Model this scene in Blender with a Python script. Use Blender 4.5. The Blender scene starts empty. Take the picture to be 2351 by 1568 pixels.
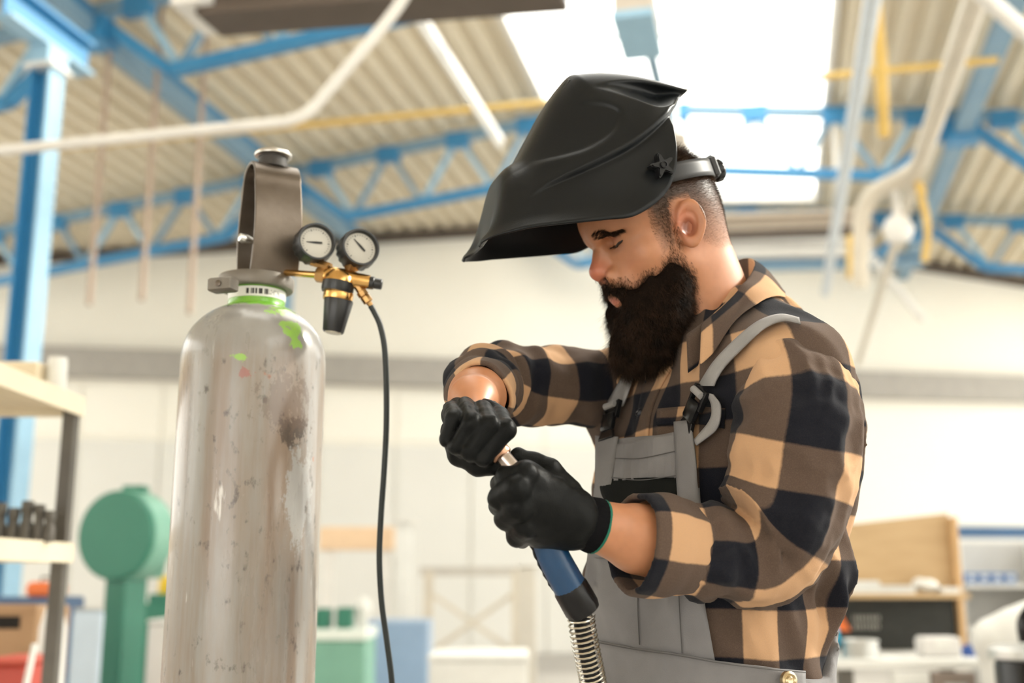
import bpy, math, random
import numpy as np
from mathutils import Vector, Matrix

random.seed(7)
RNG = np.random.default_rng(11)
SC = bpy.context.scene
COL = SC.collection

# ------------------------------------------------------------------ camera
FPX, CX, CY = 2600.0, 1175.5, 784.0
TILT = math.radians(11.75)
CAM = np.array([0.0, 0.0, 1.22])
C_F = np.array([0.0, math.cos(TILT), math.sin(TILT)])
C_U = np.array([0.0, -math.sin(TILT), math.cos(TILT)])
C_R = np.array([1.0, 0.0, 0.0])
cd = bpy.data.cameras.new('camera')
cam = bpy.data.objects.new('camera', cd)
COL.objects.link(cam)
cam.location = CAM
cam.rotation_euler = (math.pi / 2 + TILT, 0, 0)
cd.sensor_width = 36.0
cd.lens = 36.0 * FPX / 2351.0
cd.clip_start = 0.05
cd.clip_end = 200
cd.dof.use_dof = True
cd.dof.focus_distance = 1.405
cd.dof.aperture_fstop = 2.6
SC.camera = cam

# ------------------------------------------------------------------ light
w = bpy.data.worlds.new('sky')
SC.world = w
w.use_nodes = True
bg = w.node_tree.nodes['Background']
bg.inputs[0].default_value = (1.0, 0.965, 0.90, 1)
bg.inputs[1].default_value = 4.0
sd = bpy.data.lights.new('sun', 'SUN')
sd.energy = 4.5
sd.angle = math.radians(7)
sd.color = (1.0, 0.95, 0.86)
sun = bpy.data.objects.new('sun', sd)
COL.objects.link(sun)
sun.rotation_euler = Vector((-7.5, -2.8, -5.2)).to_track_quat('-Z', 'Y').to_euler()
sun.location = (3, 8, 12)
vs = SC.view_settings
vs.view_transform = 'Standard'
vs.look = 'None'
vs.gamma = 1.0
vs.use_curve_mapping = False
vs.exposure = 0.33
SC.cycles.max_bounces = 8
SC.cycles.diffuse_bounces = 5

# ------------------------------------------------------------------ projection helpers
def A(*a):
    return np.array(a, float)
def nrm(v):
    v = np.asarray(v, float)
    return v / (np.linalg.norm(v, axis=-1, keepdims=True) + 1e-12)
def ray(px, py):
    return C_F + C_R * ((px - CX) / FPX) + C_U * ((CY - py) / FPX)
def P(px, py, d):
    return CAM + d * ray(px, py)
def on_plane(px, py, o, n):
    r = ray(px, py)
    return CAM + r * (np.dot(o - CAM, n) / np.dot(r, n))
def to_px(p):
    q = np.asarray(p) - CAM
    d = q @ C_F
    return np.stack([CX + FPX * (q @ C_R) / d, CY - FPX * (q @ C_U) / d], -1)
def z_on(xy, py):
    k = (CY - py) / FPX
    y = xy[1]
    return CAM[2] + y * (k * math.cos(TILT) + math.sin(TILT)) / (math.cos(TILT) - k * math.sin(TILT))

# ------------------------------------------------------------------ materials
def mat(name, col, rough=0.5, metal=0.0, col2=None, vscale=6.0, vsharp=0.25, bump=0.0, bscale=60.0, stretch=(1, 1, 1),
        coat=0.0, spec=0.5, sheen=0.0, emit=None):
    m = bpy.data.materials.new(name)
    m.use_nodes = True
    nt = m.node_tree
    N, Lk = nt.nodes, nt.links
    b = N['Principled BSDF']
    b.inputs['Base Color'].default_value = (*col, 1)
    b.inputs['Roughness'].default_value = rough
    b.inputs['Metallic'].default_value = metal
    b.inputs['Specular IOR Level'].default_value = spec
    b.inputs['Coat Weight'].default_value = coat
    b.inputs['Sheen Weight'].default_value = sheen
    tc = N.new('ShaderNodeTexCoord')
    mp = N.new('ShaderNodeMapping')
    mp.inputs['Scale'].default_value = stretch
    Lk.new(tc.outputs['Object'], mp.inputs[0])
    if col2 is None:
        col2 = tuple(c * 0.86 for c in col)
    n = N.new('ShaderNodeTexNoise')
    n.inputs['Scale'].default_value = vscale
    n.inputs['Detail'].default_value = 5
    Lk.new(mp.outputs[0], n.inputs['Vector'])
    r = N.new('ShaderNodeMapRange')
    r.inputs[1].default_value = 0.5 - vsharp
    r.inputs[2].default_value = 0.5 + vsharp
    Lk.new(n.outputs[0], r.inputs[0])
    mx = N.new('ShaderNodeMix')
    mx.data_type = 'RGBA'
    mx.inputs[6].default_value = (*col, 1)
    mx.inputs[7].default_value = (*col2, 1)
    Lk.new(r.outputs[0], mx.inputs[0])
    Lk.new(mx.outputs[2], b.inputs['Base Color'])
    if bump:
        n2 = N.new('ShaderNodeTexNoise')
        n2.inputs['Scale'].default_value = bscale
        n2.inputs['Detail'].default_value = 3
        Lk.new(mp.outputs[0], n2.inputs['Vector'])
        bp = N.new('ShaderNodeBump')
        bp.inputs['Strength'].default_value = bump
        bp.inputs['Distance'].default_value = 0.002
        Lk.new(n2.outputs[0], bp.inputs['Height'])
        Lk.new(bp.outputs[0], b.inputs['Normal'])
    if emit:
        b.inputs['Emission Color'].default_value = (*emit[0], 1)
        b.inputs['Emission Strength'].default_value = emit[1]
    return m

# ------------------------------------------------------------------ object helpers
BASE = {}
def tag(o, label=None, cat=None, group=None, kind=None):
    if label: o['label'] = label
    if cat: o['category'] = cat
    if group: o['group'] = group
    if kind: o['kind'] = kind
    return o
def thing(name, label, cat, loc=(0, 0, 0), group=None, kind=None):
    o = bpy.data.objects.new(name, None)
    o.empty_display_size = 0.05
    COL.objects.link(o)
    o.location = tuple(float(c) for c in loc)
    BASE[o.name] = np.array(o.location)
    return tag(o, label, cat, group, kind)
def link(name, me, m, parent=None):
    o = bpy.data.objects.new(name, me)
    COL.objects.link(o)
    if m is not None and not me.materials:
        me.materials.append(m)
    if parent is not None:
        o.parent = parent
        BASE[o.name] = BASE[parent.name]
    else:
        BASE[o.name] = np.zeros(3)
    return o
def base_of(parent):
    return BASE[parent.name] if parent is not None else np.zeros(3)
def fast(name, V, Fc, m, parent=None, smooth=True, attrs=None, label=None, loc=None):
    """V world verts (n,3); Fc (m,k) int array of one face size."""
    V = np.asarray(V, float) - base_of(parent)
    if loc is not None:
        V = V - np.asarray(loc)
    Fc = np.asarray(Fc, np.int32)
    k = Fc.shape[1]
    me = bpy.data.meshes.new(name)
    me.vertices.add(len(V))
    me.vertices.foreach_set('co', V.astype(np.float32).ravel())
    me.loops.add(Fc.size)
    me.loops.foreach_set('vertex_index', Fc.ravel())
    me.polygons.add(len(Fc))
    me.polygons.foreach_set('loop_start', np.arange(0, Fc.size, k, dtype=np.int32))
    me.update(calc_edges=True)
    if smooth:
        me.polygons.foreach_set('use_smooth', np.ones(len(Fc), bool))
    for an, av in (attrs or {}).items():
        av = np.asarray(av, np.float32)
        if av.shape[1] == 4:
            at = me.attributes.new(an, 'FLOAT_COLOR', 'POINT')
            at.data.foreach_set('color', av.ravel())
        else:
            at = me.attributes.new(an, 'FLOAT_VECTOR', 'POINT')
            at.data.foreach_set('vector', av.ravel())
    o = link(name, me, m, parent)
    if loc is not None:
        o.location = tuple(loc)
        BASE[o.name] = np.asarray(loc, float)
    if label: o['label'] = label
    return o

def frame_z(axis, hint=(0, 0, 1)):
    z = nrm(axis)
    h = np.asarray(hint, float)
    if abs(np.dot(z, nrm(h))) > 0.95:
        h = A(1, 0, 0) if abs(z[0]) < 0.9 else A(0, 1, 0)
    x = nrm(np.cross(h, z))
    return x, np.cross(z, x), z

class MB:
    """collects simple solids; build() links them as one mesh."""
    def __init__(s):
        s.v, s.f = [], []
    def add(s, V, Fs):
        o = len(s.v)
        s.v += [tuple(map(float, q)) for q in V]
        s.f += [tuple(i + o for i in q) for q in Fs]
        return s
    def box(s, c, h, ax=None, bev=0.0):
        ax = np.eye(3) if ax is None else np.asarray(ax)
        h = np.asarray(h, float)
        b = min(bev, 0.49 * min(h) * 2)
        if b <= 0:
            V = [c + (i * h[0]) * ax[0] + (j * h[1]) * ax[1] + (k * h[2]) * ax[2] for i in (-1, 1) for j in (-1, 1) for k in (-1, 1)]
            return s.add(V, [(0, 1, 3, 2), (4, 6, 7, 5), (0, 4, 5, 1), (2, 3, 7, 6), (0, 2, 6, 4), (1, 5, 7, 3)])
        rings = []
        for k, ins in ((-1, b), (-1 + 1e-9, 0), (1 - 1e-9, 0), (1, b)):
            zz = {-1: -h[2], 1: h[2]}.get(k, (-h[2] + b) if k < 0 else (h[2] - b))
            hx, hy = h[0] - ins, h[1] - ins
            q = b * 0.7
            rings.append([(-hx + q, -hy, zz), (hx - q, -hy, zz), (hx, -hy + q, zz), (hx, hy - q, zz), (hx - q, hy, zz), (-hx + q, hy, zz), (-hx, hy - q, zz), (-hx, -hy + q, zz)])
        V = [np.asarray(c) + x * ax[0] + y * ax[1] + z * ax[2] for r in rings for (x, y, z) in r]
        Fs = []
        for r in range(3):
            for i in range(8):
                j = (i + 1) % 8
                Fs.append((r * 8 + i, r * 8 + j, r * 8 + 8 + j, r * 8 + 8 + i))
        Fs.append(tuple(range(7, -1, -1)))
        Fs.append(tuple(range(24, 32)))
        return s.add(V, Fs)
    def bar(s, a, b, wd, ht, hint=(0, 0, 1), bev=0.0):
        a, b = np.asarray(a, float), np.asarray(b, float)
        x, y, z = frame_z(b - a, hint)
        return s.box((a + b) / 2, (wd / 2, ht / 2, np.linalg.norm(b - a) / 2), (x, y, z), bev)
    def lathe(s, prof, o, axis, n=32, hint=(0, 0, 1), knurl=None):
        """prof: list of (r, h) along axis."""
        x, y, z = frame_z(axis, hint)
        V = []
        for ri, (r, h) in enumerate(prof):
            for i in range(n):
                a = 2 * math.pi * i / n
                rr = r if not knurl or ri not in knurl[0] else r * (1 + knurl[1] * (1 if (i // knurl[2]) % 2 else -1))
                V.append(np.asarray(o) + z * h + (x * math.cos(a) + y * math.sin(a)) * rr)
        Fs = []
        m = len(prof)
        for r in range(m - 1):
            for i in range(n):
                j = (i + 1) % n
                Fs.append((r * n + i, r * n + j, r * n + n + j, r * n + n + i))
        if prof[0][0] > 1e-6: Fs.append(tuple(range(n - 1, -1, -1)))
        if prof[-1][0] > 1e-6: Fs.append(tuple(range((m - 1) * n, m * n)))
        return s.add(V, Fs)
    def tube(s, path, r, n=10, closed=False):
        path = np.asarray(path, float)
        m = len(path)
        rr = np.full(m, r) if np.isscalar(r) else np.asarray(r)
        T = nrm(np.gradient(path, axis=0))
        x, y, z = frame_z(T[0])
        V = []
        for i in range(m):
            x = nrm(x - T[i] * np.dot(x, T[i]))
            y = np.cross(T[i], x)
            for k in range(n):
                a = 2 * math.pi * k / n
                V.append(path[i] + rr[i] * (x * math.cos(a) + y * math.sin(a)))
        Fs = []
        for i in range(m - 1):
            for k in range(n):
                j = (k + 1) % n
                Fs.append((i * n + k, i * n + j, i * n + n + j, i * n + n + k))
        Fs.append(tuple(range(n - 1, -1, -1)))
        Fs.append(tuple(range((m - 1) * n, m * n)))
        return s.add(V, Fs)
    def prism(s, poly, o, ax, t):
        """poly in (x,y) of ax[0], ax[1]; extruded along ax[2] by 0..t"""
        n = len(poly)
        V = [np.asarray(o) + p[0] * ax[0] + p[1] * ax[1] + q * ax[2] for q in (0, t) for p in poly]
        Fs = [(i, (i + 1) % n, n + (i + 1) % n, n + i) for i in range(n)]
        Fs += [tuple(range(n - 1, -1, -1)), tuple(range(n, 2 * n))]
        return s.add(V, Fs)
    def build(s, name, m, parent=None, smooth=True, label=None, bevel=0.0, sub=0):
        b = base_of(parent)
        loc = None
        V = np.asarray(s.v) - b
        if parent is None:
            loc = np.array([(V[:, 0].min() + V[:, 0].max()) / 2, (V[:, 1].min() + V[:, 1].max()) / 2, V[:, 2].min()])
            V = V - loc
        me = bpy.data.meshes.new(name)
        me.from_pydata([tuple(q) for q in V], [], s.f)
        if smooth:
            me.polygons.foreach_set('use_smooth', np.ones(len(s.f), bool))
            try:
                me.set_sharp_from_angle(angle=math.radians(38))
            except Exception:
                pass
        o = link(name, me, m, parent)
        if loc is not None:
            o.location = tuple(loc)
            BASE[o.name] = loc
        if label: o['label'] = label
        if bevel:
            md = o.modifiers.new('bevel', 'BEVEL')
            md.width = bevel; md.segments = 2; md.limit_method = 'ANGLE'
        if sub:
            md = o.modifiers.new('sub', 'SUBSURF'); md.levels = sub; md.render_levels = sub
        return o

def spline(pts, n):
    """Catmull-Rom through pts (m,k), n samples."""
    p = np.asarray(pts, float)
    m = len(p)
    q = np.vstack([2 * p[0] - p[1], p, 2 * p[-1] - p[-2]])
    t = np.linspace(0, m - 1 - 1e-9, n)
    i = t.astype(int)
    u = (t - i)[:, None]
    a, b, c, d = q[i], q[i + 1], q[i + 2], q[i + 3]
    return 0.5 * (2 * b + (c - a) * u + (2 * a - 5 * b + 4 * c - d) * u ** 2 + (3 * b - a - 3 * c + d) * u ** 3)

# ------------------------------------------------------------------ implicit-surface helpers
def smin(a, b, k):
    h = np.maximum(k - np.abs(a - b), 0) / k
    return np.minimum(a, b) - h * h * k * 0.25
def smax(a, b, k):
    return -smin(-a, -b, k)
def cap(p, a, b, ra, rb):
    a, b = np.asarray(a, float), np.asarray(b, float)
    ab = b - a
    h = np.clip(((p - a) @ ab) / (ab @ ab + 1e-12), 0, 1)
    return np.linalg.norm(p - a - h[:, None] * ab, axis=1) - (ra + (rb - ra) * h)
def ell(p, c, r):
    q = (p - np.asarray(c)) / np.asarray(r)
    k0 = np.linalg.norm(q, axis=1)
    k1 = np.linalg.norm(q / np.asarray(r), axis=1) + 1e-9
    return k0 * (k0 - 1) / k1
def sph(p, c, r):
    return np.linalg.norm(p - np.asarray(c), axis=1) - r
_TAB = np.random.default_rng(5).random((32, 32, 32)).astype(np.float32) * 2 - 1
def vnoise(p, s=1.0):
    q = np.asarray(p) * s
    i = np.floor(q).astype(int)
    f = q - i
    f = f * f * (3 - 2 * f)
    i &= 31
    j = (i + 1) & 31
    x0, y0, z0 = i.T
    x1, y1, z1 = j.T
    fx, fy, fz = f.T
    T = _TAB
    return ((T[x0, y0, z0] * (1 - fx) + T[x1, y0, z0] * fx) * (1 - fy) + (T[x0, y1, z0] * (1 - fx) + T[x1, y1, z0] * fx) * fy) * (1 - fz) + \
           ((T[x0, y0, z1] * (1 - fx) + T[x1, y0, z1] * fx) * (1 - fy) + (T[x0, y1, z1] * (1 - fx) + T[x1, y1, z1] * fx) * fy) * fz

def sdf_mesh(f, lo, hi, h, slack=1.35):
    lo, hi = np.asarray(lo, float), np.asarray(hi, float)
    B = 8
    nb = np.maximum(1, np.ceil((hi - lo) / (h * B)).astype(int))
    n = nb * B
    bi = np.stack(np.meshgrid(*[np.arange(k) for k in nb], indexing='ij'), -1).reshape(-1, 3)
    fc = f(lo + (bi * B + B / 2) * h)
    keep = np.abs(fc) < B * h * 0.87 * slack
    G = np.repeat(np.repeat(np.repeat(np.where(fc > 0, 1.0, -1.0).astype(np.float32).reshape(nb), B, 0), B, 1), B, 2)
    loc = np.stack(np.meshgrid(*[np.arange(B)] * 3, indexing='ij'), -1).reshape(-1, 3)
    kb = bi[keep]
    for c in range(0, len(kb), 800):
        idx = (kb[c:c + 800, None, :] * B + loc[None]).reshape(-1, 3)
        G[idx[:, 0], idx[:, 1], idx[:, 2]] = f(lo + idx * h)
    G[0] = 1; G[-1] = 1; G[:, 0] = 1; G[:, -1] = 1; G[:, :, 0] = 1; G[:, :, -1] = 1
    S = G < 0
    cnt = np.zeros(np.array(S.shape) - 1, np.uint8)
    cs = [(i, j, k) for i in (0, 1) for j in (0, 1) for k in (0, 1)]
    for i, j, k in cs:
        cnt += S[i:S.shape[0] - 1 + i, j:S.shape[1] - 1 + j, k:S.shape[2] - 1 + k]
    act = (cnt > 0) & (cnt < 8)
    cell = np.argwhere(act)
    val = np.stack([G[cell[:, 0] + i, cell[:, 1] + j, cell[:, 2] + k] for i, j, k in cs], 1)
    acc = np.zeros((len(cell), 3))
    num = np.zeros(len(cell))
    for a in range(8):
        for b in range(a + 1, 8):
            ca, cb = np.array(cs[a]), np.array(cs[b])
            if np.abs(ca - cb).sum() != 1:
                continue
            va, vb = val[:, a], val[:, b]
            x = (va < 0) != (vb < 0)
            t = np.where(x, va / np.where(x, va - vb, 1), 0)
            acc += np.where(x[:, None], ca + t[:, None] * (cb - ca), 0)
            num += x
    V = lo + (cell + acc / num[:, None]) * h
    ids = np.full(act.shape, -1, np.int32)
    ids[act] = np.arange(len(cell))
    Fs = []
    for ax in range(3):
        o1, o2 = [(1, 2), (2, 0), (0, 1)][ax]
        sl0 = [slice(1, -1)] * 3; sl1 = [slice(1, -1)] * 3
        sl0[ax] = slice(0, -1); sl1[ax] = slice(1, None)
        x0, x1 = S[tuple(sl0)], S[tuple(sl1)]
        e = np.argwhere(x0 != x1)
        if not len(e):
            continue
        ins = x0[e[:, 0], e[:, 1], e[:, 2]]
        off = np.array([1, 1, 1]); off[ax] = 0
        c = e + off
        q = []
        for d1, d2 in ((0, 0), (1, 0), (1, 1), (0, 1)):
            cc = c.copy()
            cc[:, o1] -= d1
            cc[:, o2] -= d2
            q.append(ids[cc[:, 0], cc[:, 1], cc[:, 2]])
        q = np.stack(q, 1)
        q[~ins] = q[~ins][:, ::-1]
        Fs.append(q[:, ::-1] if False else q)
    Fq = np.vstack(Fs)
    Fq = Fq[(Fq >= 0).all(1)]
    return V, Fq
def relax(V, Fq, it=2, k=0.5):
    e = np.vstack([Fq[:, [0, 1]], Fq[:, [1, 2]], Fq[:, [2, 3]], Fq[:, [3, 0]]])
    for _ in range(it):
        s = np.zeros_like(V); c = np.zeros(len(V))
        for d in range(3):
            s[:, d] = np.bincount(e[:, 0], V[e[:, 1], d], len(V)) + np.bincount(e[:, 1], V[e[:, 0], d], len(V))
        c = np.bincount(e[:, 0], minlength=len(V)) + np.bincount(e[:, 1], minlength=len(V))
        V = V + k * (s / np.maximum(c, 1)[:, None] - V)
    return V
def grad(f, p, e=0.002):
    g = np.zeros_like(p)
    for i in range(3):
        d = np.zeros(3); d[i] = e
        g[:, i] = f(p + d) - f(p - d)
    return nrm(g)
def trace(f, px, py, off=0.0, t0=0.9, t1=2.2):
    """march camera-side rays onto a form while modelling, giving world points on it."""
    px, py = np.asarray(px, float), np.asarray(py, float)
    r = C_F + np.outer((px - CX) / FPX, C_R) + np.outer((CY - py) / FPX, C_U)
    rl = np.linalg.norm(r, axis=1)
    t = np.full(len(px), t0)
    best = np.full(len(px), 9.0); bt = t.copy()
    for _ in range(110):
        d = f(CAM + r * t[:, None]) - off
        b = d < best
        best = np.where(b, d, best); bt = np.where(b, t, bt)
        t = np.minimum(t + np.where(np.abs(d) < 2e-4, 0, d * 0.7 / rl), t1)
    p = CAM + r * bt[:, None]
    miss = best > 1e-3
    if miss.any():
        q = p[miss]
        for _ in range(4):
            q = q - grad(f, q) * (f(q) - off)[:, None]
        p[miss] = q
    return p
def sheet(V, nu, nv, N, th):
    """thicken an (nu*nv) grid of points along -N into a closed slab."""
    V2 = V - N * th
    W = np.vstack([V, V2])
    n = nu * nv
    Fs = []
    for i in range(nu - 1):
        for j in range(nv - 1):
            a, b, c, d = i * nv + j, i * nv + j + 1, (i + 1) * nv + j + 1, (i + 1) * nv + j
            Fs.append((a, b, c, d)); Fs.append((n + d, n + c, n + b, n + a))
    bd = [i * nv for i in range(nu)] + [(nu - 1) * nv + j for j in range(1, nv)] + [i * nv + nv - 1 for i in range(nu - 2, -1, -1)] + [j for j in range(nv - 2, 0, -1)]
    for a, b in zip(bd, bd[1:] + bd[:1]):
        Fs.append((a, b, n + b, n + a))
    return W, np.array(Fs)
def drape(f, e0, e1, nu, nv, off, th, puff=None):
    """sheet lying on form f between two edge lines e0, e1 (picture coordinates)."""
    a, b = spline(e0, nu), spline(e1, nu)
    w = np.linspace(0, 1, nv)
    g = (a[:, None, :] * (1 - w)[None, :, None] + b[:, None, :] * w[None, :, None]).reshape(-1, 2)
    V = trace(f, g[:, 0], g[:, 1], off)
    N = grad(f, V, 0.006)
    if puff is not None:
        V = V + N * puff(g, V)[:, None]
    return sheet(V, nu, nv, N, th)
# ================================================================== the hall
HY = math.radians(13)
HA = A(math.sin(HY), math.cos(HY), 0); HB = A(math.cos(HY), -math.sin(HY), 0)
def H(u, v, z): return HB * u + HA * v + A(0, 0, z)
HAX = (HB, HA, A(0, 0, 1))
U_R, Z_R, PITCH = -2.0, 7.5, 0.12
def zroof(u): return Z_R - PITCH * abs(u - U_R)
UL, UR, VN = -16.5, 10.5, -7.0
def v_wall(u): return 20.3 + 0.41 * u
# the far wall stands a little askew to the roof ribs
W_O = H(0, 20.3, 0); W_D = nrm(HB + 0.41 * HA); W_N = A(W_D[1], -W_D[0], 0)
if W_N @ HA > 0: W_N = -W_N
WAX = (W_D, W_N, A(0, 0, 1))
def on_wall(px, py):
    p = on_plane(px, py, W_O, W_N)
    return (p - W_O) @ W_D, p[2]
m_floor = mat('concrete_floor', (0.42, 0.40, 0.37), 0.55, col2=(0.33, 0.31, 0.29), vscale=1.5)
m_wall = mat('cream_wall', (0.88, 0.85, 0.77), 0.85, col2=(0.84, 0.81, 0.73), vscale=0.7)
m_wall2 = mat('grey_wall_panel', (0.74, 0.73, 0.69), 0.8, col2=(0.70, 0.69, 0.65), vscale=0.8)
m_band = mat('grey_steel_band', (0.40, 0.375, 0.34), 0.7)
m_deck = mat('beige_roof_deck', (0.74, 0.66, 0.51), 0.6, col2=(0.68, 0.60, 0.46), vscale=0.9)
m_bluep = mat('blue_steel_paint', (0.03, 0.20, 0.42), 0.42, col2=(0.05, 0.24, 0.46), vscale=2.0)
m_blueg = mat('grey_blue_steel_paint', (0.20, 0.32, 0.42), 0.5, col2=(0.16, 0.28, 0.40), vscale=2.0)
m_ltblue = mat('light_blue_steel', (0.30, 0.50, 0.66), 0.45)
m_whitep = mat('white_pipe_paint', (0.78, 0.76, 0.72), 0.4)
m_beigep = mat('beige_pipe_paint', (0.62, 0.56, 0.46), 0.45)
m_yel = mat('yellow_pipe_paint', (0.72, 0.48, 0.13), 0.45)
m_brown = mat('brown_steel', (0.09, 0.066, 0.05), 0.6)
def struct(o): o['kind'] = 'structure'; return o
struct(MB().prism([(UL, VN), (UR, VN), (UR, v_wall(UR)), (UL, v_wall(UL))], A(0, 0, -0.2), (HB, HA, A(0, 0, 1)), 0.2).build('floor', m_floor, smooth=False))
kS = math.hypot(1, 0.41)
SL, SR_ = UL * kS, UR * kS
def W(s, z, out=0.0): return W_O + W_D * s + A(0, 0, z) + W_N * out
poly = [(SL, 0.0), (SR_, 0.0), (SR_, zroof(UR) + 0.12), (U_R * kS, Z_R + 0.12), (SL, zroof(UL) + 0.12)]
wf_ = struct(MB().prism(poly, W_O, (W_D, A(0, 0, 1), -W_N), 0.2).build('wall_far', m_wall, smooth=False))
def wpart(name, s0, s1, z0, z1, t, m, bev=0.0):
    return MB().box(W((s0 + s1) / 2, (z0 + z1) / 2, t / 2 + 0.001), ((s1 - s0) / 2, t / 2, (z1 - z0) / 2), WAX, bev).build(name, m, wf_, smooth=False)
zb1 = on_wall(300, 872)[1]; zb0 = on_wall(300, 806)[1]; zp = on_wall(300, 1012)[1]
wpart('crane_rail_band', SL, SR_, zb1, zb0, 0.25, m_band)
s_split = on_wall(1420, 900)[0]
n = int((s_split - SL) / 1.25)
for k in range(n):
    wpart('wall_panel', SL + k * 1.25 + 0.02, SL + k * 1.25 + 1.24, 0.0, zp, 0.05, m_wall2, 0.01)
for k in range(n):
    wpart('wall_panel', SL + k * 1.25 + 0.02, SL + k * 1.25 + 1.24, zp + 0.06, zb1 - 0.05, 0.03, m_wall, 0.01)
zr1, zs1 = on_wall(2250, 1208)[1], on_wall(2250, 1236)[1]
s_b = on_wall(2195, 1220)[0]
wpart('blue_wall_stripe', s_b, SR_, zs1, zr1, 0.06, mat('navy_stripe', (0.03, 0.10, 0.22), 0.5))
wpart('wall_panel', s_b, SR_, 0.0, zs1, 0.05, m_wall2)
# side walls: low wall, lintel, mullions, and unseen glazing added to brighten the hall
m_pane = bpy.data.materials.new('window_pane'); m_pane.use_nodes = True
_n = m_pane.node_tree; _n.nodes.clear()
_o = _n.nodes.new('ShaderNodeOutputMaterial'); _t = _n.nodes.new('ShaderNodeBsdfTransparent'); _g = _n.nodes.new('ShaderNodeBsdfGlossy'); _x = _n.nodes.new('ShaderNodeMixShader')
_t.inputs[0].default_value = (0.96, 0.97, 0.95, 1); _g.inputs['Roughness'].default_value = 0.1; _x.inputs[0].default_value = 0.05
_n.links.new(_t.outputs[0], _x.inputs[1]); _n.links.new(_g.outputs[0], _x.inputs[2]); _n.links.new(_x.outputs[0], _o.inputs[0])
for nm, u, wn in (('wall_left', UL, 'window_11'), ('wall_right', UR, 'window_12')):  # left glazing also inferred from the cylinder's highlights
    va, vb, z0, z1, zt = VN, v_wall(u), 1.2, 4.9, zroof(u)
    sw = struct(MB().box(H(u, (va + vb) / 2, z0 / 2), (0.1, (vb - va) / 2, z0 / 2), HAX).build(nm, m_wall, smooth=False))
    MB().box(H(u, (va + vb) / 2, (z1 + zt) / 2), (0.1, (vb - va) / 2, (zt - z1) / 2), HAX).build('lintel', m_wall, sw, smooth=False)
    wd = thing(wn, None, None, H(u, (va + vb) / 2, z0), kind='structure')
    k = int((vb - va) / 2.4)
    for i in range(k + 1):
        v = va + (vb - va) * i / k
        MB().box(H(u, v, (z0 + z1) / 2), (0.09, 0.12, (z1 - z0) / 2), HAX).build('mullion', m_whitep, wd, smooth=False)
        if i < k:
            v2 = va + (vb - va) * (i + 1) / k
            MB().add([H(u, v + .12, z0), H(u, v2 - .12, z0), H(u, v2 - .12, z1), H(u, v + .12, z1)], [(0, 1, 2, 3)]).build('pane', m_pane, wd, smooth=False)
            MB().box(H(u, (v + v2) / 2, (z0 + z1) / 2), (0.04, (v2 - v) / 2, 0.03), HAX).build('glazing_bar', m_whitep, wd, smooth=False)
# unseen near end wall, gate opening sized to set the front light
GU0, GU1, GZ = -5.5, 0.5, 3.0
for i, pl_ in enumerate(([(UL, 0), (GU0, 0), (GU0, GZ), (UL, GZ)], [(GU1, 0), (UR, 0), (UR, GZ), (GU1, GZ)], [(UL, GZ), (UR, GZ), (UR, zroof(UR)), (U_R, Z_R), (UL, zroof(UL))])):
    o_ = MB().prism(pl_, H(0, VN, 0), (HB, A(0, 0, 1), -HA), 0.2).build('wall_near' if i == 0 else 'wall_part', m_wall, None if i == 0 else wn0, smooth=False)
    if i == 0: wn0 = struct(o_)
# dark strip where roof meets the far wall
for a, b in ((UL, U_R), (U_R, UR)):
    MB().bar(W(a * kS, zroof(a) - 0.09, 0.1), W(b * kS, zroof(b) - 0.09, 0.1), 0.16, 0.14).build('eave_strip', m_brown, wf_, smooth=False)
# corrugated roof deck, with openings for skylights
SKY = [(-2.75, 0.86, 1.0, 17.9), (-16.0, -12.2, -6.0, 13.0), (5.2, 9.2, -6.0, 20.5)]  # first is the skylight in view; both aisle ones unseen, added for light
def deck(u0, u1, v0, v1, mb):
    pit = 0.27
    n = max(1, int(round((u1 - u0) / pit)))
    pr = []
    for i in range(n):
        for f_, dz in ((0, 0.085), (0.34, 0.085), (0.46, 0.0), (0.88, 0.0)):
            u = u0 + (i + f_) * (u1 - u0) / n
            pr.append((u, zroof(u) + dz))
    pr.append((u1, zroof(u1) + 0.085))
    V = [H(u, v0, z) for u, z in pr] + [H(u, v1 if v1 is not None else v_wall(u) + 0.1, z) for u, z in pr]
    k = len(pr)
    mb.add(V, [(i, i + 1, k + i + 1, k + i) for i in range(k - 1)])
cuts_u = sorted({UL, UR, U_R, *[s[0] for s in SKY], *[s[1] for s in SKY]})
dm = MB()
for u0, u1 in zip(cuts_u[:-1], cuts_u[1:]):
    vs_ = [(s[2], s[3]) for s in SKY if s[0] <= u0 + 1e-6 and s[1] >= u1 - 1e-6]
    v = VN
    for a, b in sorted(vs_):
        if a > v: deck(u0, u1, v, a, dm)
        v = b
    deck(u0, u1, v, None, dm)
ceil = struct(dm.build('ceiling', m_deck, smooth=False))
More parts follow.
